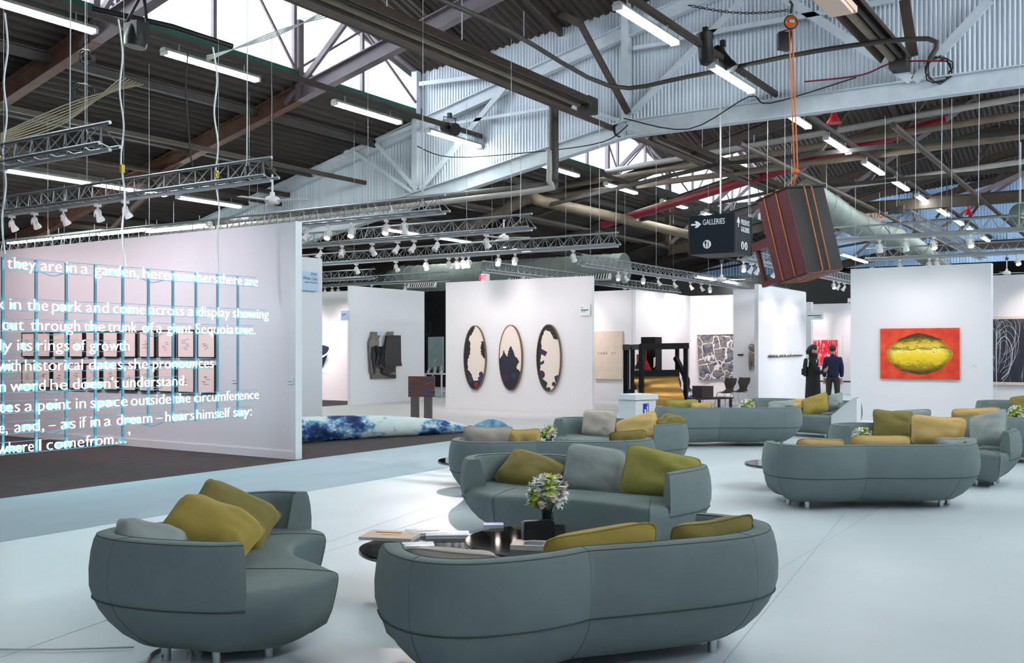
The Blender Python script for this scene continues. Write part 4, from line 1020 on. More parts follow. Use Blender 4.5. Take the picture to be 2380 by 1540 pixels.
def plate(label, c, u, w_, h_, lines, m='sign_blue', t=.02, name='name_plate'):
    c, u = Vector(c), Vector(u); W = root(name, label, 'sign', c); n = u.cross(Vector((0, 0, 1)))
    rot = Matrix((u, n, Vector((0, 0, 1)))).transposed()
    MB().box(c, (w_, t, h_), rot).build('panel', m, W)
    for (s, x, z, ww, hh) in lines:
        mb = MB(); o = c+u*(x*w_-w_/2)+n*(t/2+.001)+Vector((0, 0, z*h_-h_/2))
        if s: add_text(mb, s, o, u, (0, 0, 1), ww*w_, depth=.002, size=hh*h_)
        else: mb.box(o+u*(ww*w_/2), (ww*w_, .003, hh*h_), rot)
        mb.build('lettering', 'sign_text', W)
    return W
plate('pale blue gallery name plate on the white end wall', (-15.14, 15.0, 3.15), (0, 1, 0), 1.25, .40, [('703', .80, .80, .14, .22), ('White Cube', .62, .56, .34, .26), ('London, Hong Kong', .66, .40, .30, .14)])
plate('small pale name plate standing out from the relief wall', onY(802, 733, 22.85)-Vector((.0, 0, 0)), (1, 0, 0), .32, .30, [('', .12, .62, .5, .07), ('', .12, .46, .3, .04)], 'sign_blue')
plate('white name plate at the top right of the oval pictures wall', onY(1360, 720, 23.27), (1, 0, 0), .30, .31, [('', .1, .7, .2, .05), ('', .1, .5, .75, .08), ('', .1, .36, .5, .04)], 'sign_white')
plate('white name plate above the visitors by the twig wall', onY(1893, 733, 33.4), (1, 0, 0), .58, .28, [('', .1, .5, .8, .1), ('', .5, .3, .4, .06)], 'sign_white')
plate('white name plate beside the orange painting wall edge', onY(1977, 706, 24.9), (1, 0, 0), .14, .28, [('', .1, .6, .7, .06)], 'sign_white')
for i, (px, py, Y_) in enumerate([(545, 884, 10.99), (675, 886, 10.99)]):
    plate('tiny caption label on the long wall, %s from the left' % ORD[i], onY(px, py, Y_), (1, 0, 0), .12, .08, [('', .1, .5, .7, .08)], 'sign_white', .008, 'caption_label')
plate('tiny caption label beside the orange painting', onY(2263, 848, 24.79), (1, 0, 0), .13, .07, [('', .1, .5, .8, .06)], 'sign_white', .008, 'caption_label')

# ------------------------------------------------------------------ blue cyanotype sculpture on the floor
def cyano(nt, b, tc):
    n1 = N(nt, 'TexNoise', Scale=2.6, Detail=9.0, Roughness=.68, Distortion=.15); mp = N(nt, 'Mapping'); mp.inputs['Scale'].default_value = (1, .55, 1)
    nt.links.new(tc.outputs['Object'], mp.inputs[0]); nt.links.new(mp.outputs[0], n1.inputs['Vector'])
    sx_ = N(nt, 'SeparateXYZ'); nt.links.new(tc.outputs['Object'], sx_.inputs[0])
    mr = N(nt, 'MapRange'); mr.inputs[1].default_value = -.35; mr.inputs[2].default_value = .95; nt.links.new(sx_.outputs['Y'], mr.inputs[0])
    g = ramp(nt, mr.outputs[0], [(0, (0, 0, 0)), (.08, (90, 90, 90)), (.9, (90, 90, 90)), (1, (0, 0, 0))]); ad = N(nt, 'Math', operation='ADD'); nt.links.new(n1.outputs['Fac'], ad.inputs[0]); nt.links.new(g.outputs[0], ad.inputs[1])
    r = ramp(nt, ad.outputs[0], [(.38, (14, 24, 58)), (.47, (28, 62, 122)), (.53, (120, 168, 200)), (.58, (214, 228, 228)), (.75, (226, 234, 232))]); nt.links.new(r.outputs[0], b.inputs['Base Color'])
ramp_mat('cyanotype', cyano, .8)
def cyano2(nt, b, tc):
    n1 = N(nt, 'TexNoise', Scale=4.0, Detail=6.0); nt.links.new(tc.outputs['Object'], n1.inputs['Vector'])
    r = ramp(nt, n1.outputs['Fac'], [(.3, (40, 84, 130)), (.5, (110, 158, 188)), (.7, (190, 214, 220))]); nt.links.new(r.outputs[0], b.inputs['Base Color'])
ramp_mat('cyanotype_pale', cyano2, .8)
W = root('cloth_sculpture', 'long stuffed blue and white cloth sculpture with a tapering tip on the dark floor', 'sculpture', (-12.5, 14.5, 0))
A, B = Vector((-13.75, 11.3, 0)), Vector((-11.9, 16.75, 0))
prof = [(0, .15), (.03, .235), (.2, .24), (.45, .235), (.6, .22), (.75, .185), (.88, .135), (.97, .075), (1.0, .05)]
pp = catmull([(t, r) for t, r in prof], 4); body = []; rad = []
for t, r in pp: p = A.lerp(B, t); body.append(p+Vector((.05*math.sin(t*9), 0, r*.97))); rad.append(r)
MB().tube(body, rad, 20).build('body', 'cyanotype', W)
d = (B-A).normalized(); tip = []; rad = []
for t, r in catmull([(0, .04), (.15, .085), (.4, .12), (.6, .11), (.8, .07), (1, .008)], 4): tip.append(B+d*(t*1.05)+Vector((0, 0, max(.05, r)))); rad.append(r)
MB().tube(tip, rad, 16).build('tip', 'cyanotype_pale', W)
for k in range(4): q = A.lerp(B, .965+.011*k); MB().tube([q+Vector((0, 0, .07))+(frame_of(d)[0]*math.cos(a)+frame_of(d)[1]*math.sin(a))*(.082-.008*k) for a in [2*math.pi*j/14 for j in range(14)]], .008, 4, closed=True).build('binding', 'splotch_navy', W)

# striped panel on two posts
def stripes(nt, b, tc):
    mp = N(nt, 'Mapping'); mp.inputs['Scale'].default_value = (1.2, 1, 14); n1 = N(nt, 'TexNoise', Scale=1.6, Detail=6.0)
    nt.links.new(tc.outputs['Object'], mp.inputs[0]); nt.links.new(mp.outputs[0], n1.inputs['Vector'])
    r = ramp(nt, n1.outputs['Fac'], [(.32, (52, 44, 58)), (.42, (76, 76, 120)), (.5, (96, 62, 50)), (.58, (136, 84, 54)), (.68, (70, 54, 56))]); nt.links.new(r.outputs[0], b.inputs['Base Color'])
ramp_mat('striped_wood', stripes, .55)
c = onY(980, 977, 18.3); c.z = 0
Zp = -c.x*ST+c.y*CT; s_ = Zp/F
W = root('striped_panel', 'striped brown and blue panel raised on two square wooden posts', 'sculpture', c)
rz = Matrix.Rotation(TH-R(4), 3, 'Z'); u = rz @ Vector((1, 0, 0)); top = EYE+(HY-874)*s_; bot = EYE+(HY-922)*s_
MB().box(c+Vector((0, 0, (top+bot)/2)), (62*s_, .07, top-bot), rz).build('panel', 'striped_wood', W)
for s in (-1, 1): MB().box(c+u*(s*15.5*s_)+Vector((0, 0, bot/2)), (18*s_, .15, bot), rz).build('post', 'wood_grey', W)

# ------------------------------------------------------------------ three oval pictures
def oval(xc, label, patches):
    zc, hw, hh, Y_ = 1.47, .385, .92, 23.29; W = root('oval_picture', label, 'picture', (xc, Y_, zc), group='oval pictures'); n = 56
    el = [(math.cos(2*math.pi*k/n), math.sin(2*math.pi*k/n)) for k in range(n)]
    ring = [[Vector((xc+x*hw*f, y, zc+z*hh*g)) for x, z in el] for f, g, y in ((1, 1, Y_), (1, 1, Y_-.07), (.955, .98, Y_-.07), (.955, .98, Y_-.05))]
    MB().rings(ring, smooth=False).build('frame', 'bronze_frame', W)
    MB().prism([(x*hw*.955, z*hh*.98) for x, z in el], (xc, Y_-.052, zc), (1, 0, 0), (0, 0, 1), (0, .03, 0)).build('canvas', 'canvas_cream', W)
    for k, (m, pts) in enumerate(patches):
        q = []
        for x, z in pts:
            L = math.hypot(x, z)
            if L > .995: x, z = x/L*.995, z/L*.995
            q.append((x*hw*.955, z*hh*.98))
        MB().prism(q, (xc, Y_-.0535-.0006*k, zc), (1, 0, 0), (0, 0, 1), (0, .0012, 0)).build('paint_patch', m, W)
def arc(a0, a1, n=14): return [(1.05*math.cos(R(a0+(a1-a0)*k/n)), 1.05*math.sin(R(a0+(a1-a0)*k/n))) for k in range(n+1)]
def jag(pts, seed, amp=.06, sub=4):
    rnd = random.Random(seed); out = []
    for (x0, y0), (x1, y1) in zip(pts, pts[1:]):
        for k in range(sub):
            t = k/sub; a = amp*(1 if k % 2 else -.4)*rnd.uniform(.3, 1.2); L = math.hypot(x1-x0, y1-y0)+1e-6
            out.append((x0+(x1-x0)*t-(y1-y0)/L*a, y0+(y1-y0)*t+(x1-x0)/L*a*.5))
    return out+[pts[-1]]
def disc(cx, cz, r): return [(cx+r*math.cos(R(20*k)), cz+r*.42*math.sin(R(20*k))) for k in range(18)]
oval(-16.42, 'left oval picture with black shapes along its left edge', [
    ('splotch_dark', arc(85, 215)+jag([(-.62, -.5), (-.68, -.1), (-.45, .1), (-.4, .45), (-.55, .6), (-.1, .85), (.05, 1)], 1)),
    ('splotch_dark', arc(-8, 32)[::1]+jag([(.62, .5), (.55, .3), (.6, .1), (.95, -.05)], 2)),
    ('splotch_navy', arc(195, 335)+jag([(.9, -.5), (.3, -.72), (-.1, -.72), (-.3, -.55), (-.5, -.42), (-.8, -.35)], 3, .03)),
    ('splotch_plum', disc(.6, -.52, .2)), ('splotch_plum', disc(-.42, -.56, .16)), ('splotch_blue', [(.3, -.62), (.7, -.55), (.6, -.82), (.4, -.78)]), ('splotch_teal', disc(-.4, -.72, .2)), ('splotch_red', disc(.15, -.86, .22))])
oval(-15.20, 'middle oval picture filled by a dark jagged mass', [
    ('splotch_navy', arc(178, 330)+jag([(.9, -.42), (.55, -.3), (.65, -.2), (.8, -.12), (.62, 0), (.4, .06), (.3, .18), (.12, .34), (-.02, .38), (-.22, .2), (-.3, .04), (-.5, .14), (-.62, .28), (-.72, .1), (-.98, -.02)], 5, .045)),
    ('splotch_plum', disc(-.4, -.62, .25)), ('splotch_teal', disc(.3, -.55, .22))])
oval(-13.96, 'right oval picture with black edge and coloured blocks', [
    ('splotch_dark', arc(35, 215, 22)+jag([(-.7, -.45), (-.72, -.1), (-.62, .1), (-.6, .6), (-.3, .84), (.1, .8), (.3, .68), (.42, .58), (.7, .55)], 6, .05)),
    ('splotch_plum', [(-.7, .30), (-.1, .18), (-.3, .05), (-.8, .16)]), ('splotch_teal', [(-.75, -.14), (-.4, -.06), (-.38, -.16), (-.72, -.22)]),
    ('splotch_plum', disc(-.62, -.5, .3)), ('splotch_green', arc(200, 272)+[(.1, -.98), (-.2, -.9), (-.1, -.74), (-.55, -.62), (-.85, -.52)]),
    ('splotch_blue', arc(-48, -30)+[(.5, -.55), (.58, -.72)]), ('splotch_plum', disc(.45, -.78, .16)), ('splotch_green', [(-.25, -.98), (.2, -.98), (.15, -.9), (0, -.87), (-.15, -.9)])])

# ------------------------------------------------------------------ relief of metal and black leather on the white wall (x = -20.8)
c = onX(890, 825, -20.8); W = root('wall_relief', 'wall relief of bent grey metal and hanging black leather', 'sculpture', c); RX = -20.795
def rp(px, py, d=0): p = onX(px, py, -20.8); return Vector((RX+d, p.y, p.z))
def relief(name, m, px, d0, d1, lab=None):
    a = [rp(x, y, d0) for x, y in px]; b_ = [rp(x, y, d1) for x, y in px]; n = len(a)
    MB().add(a+b_, [tuple(range(n)), tuple(range(2*n-1, n-1, -1))]+[(i, n+i, n+(i+1) % n, (i+1) % n) for i in range(n)]).build(name, m, W, lab)
relief('back_panel', 'grey_panel', [(861, 771), (860, 880), (918, 879), (917, 848), (873, 800), (884, 771)], .0, .05)
relief('bent_plate', 'grey_panel', [(852, 795), (861, 771), (874, 790), (874, 806), (872, 860), (856, 868)], .05, .12)
relief('top_plate', 'sign_blue', [(873, 771), (885, 770), (883, 779), (873, 779)], .05, .08)
relief('leather_sheet', 'black_leather', [(890, 779), (922, 779), (923, 838), (925, 850), (884, 851), (886, 810)], .10, .17)
relief('leather_folds', 'black_leather', [(856, 806), (868, 802), (886, 812), (885, 856), (868, 852), (862, 868), (856, 830)], .08, .15)
relief('leather_folds', 'black_leather', [(884, 851), (912, 850), (914, 862), (900, 868), (916, 872), (912, 879), (895, 873), (882, 866)], .05, .10)
relief('clip', 'grey_panel', [(895, 770), (908, 770), (908, 779), (895, 779)], .08, .12)
mb = MB(); rnd = random.Random(4)
for k in range(5): a = (862+4*k, 806+rnd.uniform(-2, 6)); mb.tube(catmull([rp(*a, .16), rp(a[0]+6, a[1]+18, .19), rp(a[0]+2, a[1]+40, .17)], 4), .025, 5)
mb.build('leather_straps', 'black_leather', W)
# neon piece on the pink wall
W = root('neon_relief', 'dark blue angled panel with a white glowing curve on the pink wall', 'neon sign', onY(755, 830, 24.78))
o = onY(735, 800, 24.8); q = [onY(735, 796, 24.78), onY(767, 806, 24.78), onY(748, 858, 24.78), (onY(728, 850, 24.78))]
MB().add(q+[p-Vector((0, .12, 0)) for p in q], [(0, 3, 2, 1), (4, 5, 6, 7), (0, 1, 5, 4), (1, 2, 6, 5), (2, 3, 7, 6), (3, 0, 4, 7)]).build('panel', 'splotch_navy', W)
MB().tube(catmull([onY(738, 798, 24.62), onY(765, 804, 24.62), onY(762, 820, 24.62), onY(746, 830, 24.62)], 4), .022, 6).build('neon_curve', 'neon', W)
MB().tube([onY(740, 858, 24.72), onY(762, 864, 24.72)], .022, 6).build('neon_curve', 'neon', W)
# service corner: wrapped work and trolley
c = onY(1016, 830, 31.2); W = root('wrapped_panel', 'large flat work wrapped in pale plastic leaning at the service wall', 'wrapped panel', c)
q = [onY(999, 783, 31.3), onY(1032, 782, 31.3), onY(1032, 862, 31.3), onY(999, 862, 31.3)]
MB().add(q+[p-Vector((0, .12, 0)) for p in q], [(0, 3, 2, 1), (4, 5, 6, 7), (0, 1, 5, 4), (1, 2, 6, 5), (2, 3, 7, 6), (3, 0, 4, 7)]).build('wrapping', 'plastic', W)
MB().box(onY(1011, 838, 31.14), (.09, .01, .12)).build('sticker', 'petal_green', W)
c = onY(1016, 925, 29.0); c.z = 0; W = root('service_trolley', 'white trolley with small tools in the service corner', 'trolley', c)
for z in (.82, .2): MB().box(c+Vector((0, 0, z)), (.8, .5, .05)).build('shelf', 'lamp_white', W)
for sx in (-1, 1):
    for sy in (-1, 1): MB().box(c+Vector((sx*.37, sy*.22, .41)), (.05, .05, .82)).build('leg', 'lamp_white', W)
for k in range(5): solo(MB().box(c+Vector((-.3+.14*k, -.1, .895+.02*(k % 2))), (.09, .1, .09)).cyl(c+Vector((-.3+.14*k, -.1, .93)), c+Vector((-.27+.14*k, -.12, 1.03+.02*k)), .02, 6), 'hand_tool', 'black' if k % 2 else 'lamp_white', 'small tool lying on the white service trolley, %s from the left' % ORD[k], 'tool', group='tools on the trolley')
cable([onY(1000, 748, 31.2), onY(1000, 770, 31.2), onY(990, 780, 31.2)], .015, 'cable_black', 'black cable hanging over the service wall')

# wooden panel picture
W = root('wooden_picture', 'pale wooden panel picture with faint signs behind the bin', 'picture', onY(1415, 825, 29.47))
a, b_ = onY(1383, 770, 29.46), onY(1448, 881, 29.46)
MB().box2((a.x, 29.40, b_.z), (b_.x, 29.49, a.z)).build('panel', 'board', W)
mb = MB()
for k, px in enumerate((1389, 1396, 1402, 1408, 1421, 1428)): p = onY(px, 820, 29.395); mb.tube([p, p+Vector((.05, 0, .03)), p+Vector((.0, 0, -.03)), p+Vector((.06, 0, -.04))], .005, 4)
mb.build('marks', 'bark', W)

# ------------------------------------------------------------------ black timber frame sculpture with brass sheet
Zs = 26.8
def q(px, py, dz=0): return atZ(px, py, Zs+dz)
c = q(1525, 950); c.z = 0; W = root('timber_sculpture', 'black timber frame sculpture holding a curved brass sheet', 'sculpture', c)
def bar(a, b, w_=.16, h_=.16, m='black_wood', name='timber'): MB().beam(a, b, w_, h_).build(name, m, W)
def fl(px, Z): p = atZ(px, 900, Z); p.z = 0; return p
def ver(px, Z, ytop, w_=.15): p = fl(px, Z); t = EYE+(HY-ytop)/F*Z; MB().beam(p, p+Vector((0, 0, t)), w_, w_).build('post', 'black_wood', W)
ver(1456, 27.8, 800, .13); ver(1491, 25.6, 800, .11); ver(1594, 26.4, 800, .10); ver(1574, 27.8, 805, .09); ver(1470, 26.6, 805, .09)
bar(q(1452, 807, 1.0), q(1492, 806, -1.2), .12, .14); bar(q(1490, 805, -1.2), q(1598, 803, -.4), .12, .15); bar(q(1452, 808, 1.0), q(1574, 806, 1.0), .1, .12)
bar(q(1474, 868, -.4), q(1578, 866, -.3), .12, .17); bar(q(1458, 912, 1.0), q(1472, 905, .6), .08, .08); bar(q(1570, 830, .2), q(1598, 885, -.3), .1, .12); bar(q(1480, 855, 0), q(1492, 838, -.4), .1, .1)
MB().beam(q(1514, 861, .2), q(1514, 783, .2), .42, .42).build('dark_block', 'black_wood', W)
def tri(px, m, name, d=.05, dz=0):
    a = [q(x, y, dz) for x, y in px]; n = len(a); e = Vector((-ST, CT, 0))*d
    MB().add(a+[p+e for p in a], [tuple(range(n-1, -1, -1)), tuple(range(n, 2*n))]+[(i, (i+1) % n, n+(i+1) % n, n+i) for i in range(n)]).build(name, m, W)
tri([(1494, 861), (1501, 835), (1502, 813), (1503, 835), (1516, 861)], 'felt_red', 'red_cone', .2, -.25)
tri([(1480, 823), (1500, 823), (1498, 845), (1480, 861)], 'orange_wood', 'orange_panel', .05, -.1)
tri([(1519, 831), (1524, 829), (1523, 850), (1519, 855)], 'paper_pink', 'pale_chip', .03, -.3)
rows = []
for t in range(13):
    y = 874+(945-874)*t/12; bow = [0, 0, 1, 2, 4, 6, 9, 11, 13, 14, 14, 13, 11][t]
    rows.append([q(1474+bow*.9+(1577+bow-1474-bow*.9)*k/10, y, -.3-.02*bow+.05*math.sin(k/10*math.pi)) for k in range(11)])
mb = MB().rings(rows, closed=False); mb.rings([[p+Vector((-ST, CT, 0))*.03 for p in r] for r in rows[::-1]], closed=False); mb.build('brass_sheet', 'brass', W)
tri([(1471, 865), (1474, 875), (1482, 905), (1470, 905)], 'splotch_teal', 'side_cloth', .05, .3)

# textile, label, figure, twig
def textile(nt, b, tc):
    mp = N(nt, 'Mapping'); nt.links.new(tc.outputs['Object'], mp.inputs[0])
    v1 = N(nt, 'TexVoronoi', Scale=3.6, feature='DISTANCE_TO_EDGE'); n0 = N(nt, 'TexNoise', Scale=2.2, Detail=3.0); mx = N(nt, 'MixRGB'); mx.inputs[0].default_value = .35
    nt.links.new(mp.outputs[0], n0.inputs['Vector']); nt.links.new(mp.outputs[0], mx.inputs[1]); nt.links.new(n0.outputs['Color'], mx.inputs[2]); nt.links.new(mx.outputs[0], v1.inputs['Vector'])
    n1 = N(nt, 'TexNoise', Scale=2.6, Detail=2.5); nt.links.new(mp.outputs[0], n1.inputs['Vector'])
    base = ramp(nt, n1.outputs['Fac'], [(.36, (34, 46, 78)), (.44, (44, 60, 84)), (.46, (92, 92, 90)), (.55, (116, 112, 108)), (.58, (62, 46, 46)), (.66, (70, 84, 90))])
    n2 = N(nt, 'TexNoise', Scale=26.0, Detail=3.0); nt.links.new(mp.outputs[0], n2.inputs['Vector'])
    fine = ramp(nt, n2.outputs['Fac'], [(.4, (60, 58, 58)), (.6, (176, 172, 172))]); m2 = N(nt, 'MixRGB'); m2.inputs[0].default_value = .22
    nt.links.new(base.outputs[0], m2.inputs[1]); nt.links.new(fine.outputs[0], m2.inputs[2])
    ln = ramp(nt, v1.outputs['Distance'], [(.02, (255, 255, 255)), (.045, (0, 0, 0))]); m3 = N(nt, 'MixRGB'); m3.inputs[2].default_value = (*lin((206, 204, 208)), 1)
    nt.links.new(ln.outputs[0], m3.inputs[0]); nt.links.new(m2.outputs[0], m3.inputs[1]); nt.links.new(m3.outputs[0], b.inputs['Base Color'])
ramp_mat('textile', textile, .9)
rows = []
for j in range(13):
    t = j/12; row = []
    for k in range(17):
        s = k/16; px = 1621+s*87+(6*t*(1-s)); py = 779-2*s+t*103+1.5*math.sin(s*9)*t; p = onY(px, py, 33.95); p.y -= .03+.04*math.sin(s*14+t*2)**2; row.append(p)
    rows.append(row)
W = root('woven_textile', 'blue and grey woven wall textile with branching white lines', 'tapestry', (rows[12][8].x, 33.9, rows[12][8].z))
mb = MB().rings(rows, closed=False); mb.rings([[p+Vector((0, .02, 0)) for p in r] for r in rows[::-1]], closed=False); mb.build('cloth', 'textile', W)
MB().cyl(rows[0][0], rows[0][16], .02, 6).build('top_rod', 'bark', W)
solo(MB().box(onY(1721, 824, 31.28), (.19, .03, .045)).box(onY(1721, 824, 31.26), (.16, .02, .02)), 'wall_label', 'black', 'small black bar label beside the silver figure', 'label')
c = onY(1748, 857, 31.24); W = root('silver_figure', 'small mottled silver standing figure mounted on the narrow wall', 'sculpture', c); s_ = 31.9/F
def fp(dx, dy, d=0): return c+Vector((dx*s_, -.04-d, dy*s_))
MB().tube([fp(-4, 0), fp(-4, 10), fp(-3, 20), fp(-1, 32), fp(0, 40), fp(0, 44)], [.04, .055, .07, .095, .08, .05], 10).tube([fp(4, 6), fp(4, 14), fp(3, 22), fp(0, 30)], [.04, .05, .06, .06], 8).build('body', 'silver_statue', W)
MB().ball(fp(0, 51), .115, 12, 8).build('head', 'silver_statue', W)
for s in (-1, 1): MB().tube([fp(s*4, 40), fp(s*7, 33, .03), fp(s*3, 30, .08)], .03, 6).build('arm', 'silver_statue', W)
MB().tube([fp(-6, 0), fp(-2, -1)], .035, 6).build('foot', 'silver_statue', W)
pts = [onX(1787+ (1864-1787)*k/12, 827-1.5*k/12+random.uniform(-.6, .6), -10.06) for k in range(13)]
W = solo(MB().tube(pts, [.025+.02*math.sin(k*1.3)**2*(1-k/14) for k in range(13)], 6), 'driftwood_twig', 'bark', 'horizontal piece of driftwood fixed on the white wall', 'sculpture')
for k in range(8): p = pts[1+k]; MB().ball(p+Vector((.02, 0, .03)), .03+.012*(k % 3), 6, 4).build('snow_lump', 'paper', W)

# ------------------------------------------------------------------ chairs and low table of the booth
def chair(px, Z, face, label):
    p = atZ(px, 900, Z); p.z = 0; f = c2w(*face); yaw = math.atan2(f.x, -f.y)
    W = root('cantilever_chair', label, 'chair', p, rot=(0, 0, yaw), group='dark shell chairs on steel legs')
    rows = []
    for t, (y, z, hw) in enumerate([(-.22, .455, .19), (-.1, .445, .21), (.05, .445, .21), (.16, .46, .20), (.2, .52, .13), (.2, .60, .15), (.22, .70, .21), (.26, .80, .21), (.28, .86, .19)]):
        rows.append([Vector((hw*(k-3)/3, y+.02*abs(k-3)/3*-1, z+.012*(k-3)**2/9)) for k in range(7)])
    mb = MB().rings(rows[:4], closed=False); mb.rings([[v-Vector((0, .0, .02)) for v in r] for r in rows[3::-1]], closed=False); mb.build('seat', 'dark_wood', W, local=True)
    mb = MB().rings(rows[3:], closed=False); mb.rings([[v+Vector((0, .02, -.01)) for v in r] for r in rows[:2:-1]], closed=False); mb.build('backrest', 'dark_wood', W, local=True)
    for s in (-1, 1):
        MB().tube(catmull([(s*.16, -.16, .44), (s*.19, -.22, .2), (s*.2, -.24, .02), (s*.2, .0, .012), (s*.2, .24, .02), (s*.19, .2, .2), (s*.16, .12, .44)], 3), .011, 6).build('leg', 'chrome', W, local=True)
    MB().tube([(-.16, .1, .43), (.16, .1, .43)], .011, 6).build('crossbar', 'chrome', W, local=True)
    return W
chair(1592, 29.8, (.8, -.5), 'dark shell chair half hidden behind the black timber sculpture')
chair(1610, 30.6, (.75, -.6), 'dark shell chair left of the square brown box')
chair(1686, 29.2, (-.75, -.6), 'dark shell chair right of the square brown box')
chair(1718, 29.8, (-.75, -.6), 'rightmost dark shell chair with its back to the silver figure')
p = atZ(1646, 900, 28.6); p.z = 0
W = root('low_table', 'low dark wooden table between the shell chairs', 'table', p, rot=(0, 0, TH+R(30)))
MB().box((.15, .1, .30), (1.3, .55, .05)).build('table_top', 'dark_wood', W, local=True)
for sx in (-.5, .8):
    for sy in (-.15, .35): MB().box((sx*.9, sy, .14), (.06, .06, .28)).build('leg', 'dark_wood', W, local=True)
W = root('wooden_box', 'square dark brown wooden box on the low table', 'box', p+Vector((0, 0, .326)), rot=(0, 0, TH+R(30)))
MB().box((-.2, 0, .16), (.42, .42, .32)).build('body', 'dark_wood', W, local=True); MB().box((-.2, 0, .33), (.43, .43, .02)).build('lid', 'dark_wood', W, local=True)
solo(MB().ball(atZ(1612, 924, 29.2)*1, .12, 10, 6, (1.4, 1, .8)).tube([atZ(1606, 922, 29.1), atZ(1610, 916, 29.1), atZ(1616, 921, 29.1)], .01, 5), 'cloth_bag', 'bin_blue', 'crumpled blue bag under the shell chairs', 'bag')

# ------------------------------------------------------------------ litter bin and sloped pedestal
p = atZ(1481, 960, 18.6); p.z = 0
W = root('litter_bin', 'square white litter bin with a blue pictogram', 'bin', p, rot=(0, 0, TH+R(36)))
MB().box((0, 0, .38), (.52, .46, .76)).build('body', 'bin_white', W, local=True)
MB().box((0, 0, .82), (.58, .52, .10)).build('lid', 'bin_white', W, local=True)
MB().box((0, -.235, .60), (.135, .012, .20)).build('pictogram_plate', 'bin_blue', W, local=True)
mb = MB(); oo = (-.19, -.243, .05)
mb.prism([(.150, .47), (.185, .47), (.192, .545), (.143, .545)], oo, (1, 0, 0), (0, 0, 1), (0, .003, 0))
mb.prism([(.212, .46), (.222, .46), (.225, .52), (.23, .46), (.24, .46), (.236, .545), (.24, .59), (.225, .605), (.196, .575), (.2, .567), (.216, .58), (.212, .54)], oo, (1, 0, 0), (0, 0, 1), (0, .003, 0))
mb.prism([(.228+.012*math.cos(R(30*k)), .622+.012*math.sin(R(30*k))) for k in range(12)], oo, (1, 0, 0), (0, 0, 1), (0, .003, 0))
mb.build('pictogram', 'sign_white', W, local=True)
p = atZ(1980, 960, 17.9); p.z = 0
W = root('info_pedestal', 'white pedestal with a steeply sloped top before the orange painting wall', 'pedestal', p, rot=(0, 0, TH+R(-30)))
MB().prism([(-.02, 0), (.42, 0), (.42, .82), (.36, .82), (-.02, .50)], (-.3, .2, 0), (1, 0, 0), (0, 0, 1), (0, -.4, 0)).build('body', 'bin_white', W, local=True)
MB().prism([(-.03, .505), (.355, .83), (.375, .835), (-.02, .49)], (-.3, .22, 0), (1, 0, 0), (0, 0, 1), (0, -.44, 0)).build('sloped_top', 'lamp_white', W, local=True)

# ------------------------------------------------------------------ paintings on the right
def orange(nt, b, tc):
    def L(a, b_): nt.links.new(a, b_)
    def mth(op, a, b_=None):
        n = N(nt, 'Math', operation=op)
        for i, v in enumerate((a, b_)):
            if v is None: continue
            if isinstance(v, (int, float)): n.inputs[i].default_value = v
            else: L(v, n.inputs[i])
        return n.outputs[0]
    n1 = N(nt, 'TexNoise', Scale=3.2, Detail=8.0, Roughness=.66); L(tc.outputs['Object'], n1.inputs['Vector'])
    m2 = N(nt, 'Mapping'); m2.inputs['Scale'].default_value = (1.6, 1, 5); L(tc.outputs['Object'], m2.inputs[0])
    n2 = N(nt, 'TexNoise', Scale=3.0, Detail=9.0, Roughness=.72, Distortion=.6); L(m2.outputs[0], n2.inputs['Vector'])
    sp = N(nt, 'SeparateXYZ'); L(tc.outputs['Object'], sp.inputs[0])
    fx = mth('POWER', mth('DIVIDE', mth('ABSOLUTE', sp.outputs['X']), .74), 1.75); fz = mth('POWER', mth('DIVIDE', mth('ABSOLUTE', mth('ADD', sp.outputs['Z'], .01)), .49), 1.75)
    d = mth('ADD', mth('ADD', fx, fz), mth('MULTIPLY', mth('SUBTRACT', n1.outputs['Fac'], .5), .35))
    t = mth('ADD', mth('DIVIDE', mth('ADD', sp.outputs['Z'], .48), .96), mth('MULTIPLY', mth('SUBTRACT', n2.outputs['Fac'], .5), .55))
    inner = ramp(nt, t, [(.02, (92, 80, 18)), (.18, (150, 126, 22)), (.32, (226, 194, 28)), (.5, (238, 208, 48)), (.58, (246, 228, 120)), (.63, (74, 60, 20)), (.67, (232, 206, 70)), (.76, (206, 176, 36)), (.84, (104, 92, 24)), (.97, (70, 62, 24))])
    outer = ramp(nt, n1.outputs['Fac'], [(.3, (176, 38, 20)), (.5, (214, 60, 30)), (.75, (230, 96, 56))])
    rim = ramp(nt, d, [(.62, (255, 255, 255)), (.86, (150, 134, 60)), (.98, (190, 140, 60))]); mm = N(nt, 'MixRGB', blend_type='MULTIPLY'); mm.inputs[0].default_value = .8
    L(inner.outputs[0], mm.inputs[1]); L(rim.outputs[0], mm.inputs[2])
    f = ramp(nt, d, [(.94, (0, 0, 0)), (1.0, (255, 255, 255))]); mix = N(nt, 'MixRGB'); L(f.outputs[0], mix.inputs[0]); L(mm.outputs[0], mix.inputs[1]); L(outer.outputs[0], mix.inputs[2]); L(mix.outputs[0], b.inputs['Base Color'])
ramp_mat('orange_painting', orange, .5)
W = root('abstract_painting', 'orange red canvas with a large yellow oval form', 'painting', (-4.75, 24.78, 1.605))
MB().box2((-5.62, 24.74, 1.01), (-3.88, 24.79, 2.20)).build('canvas', 'orange_painting', W)
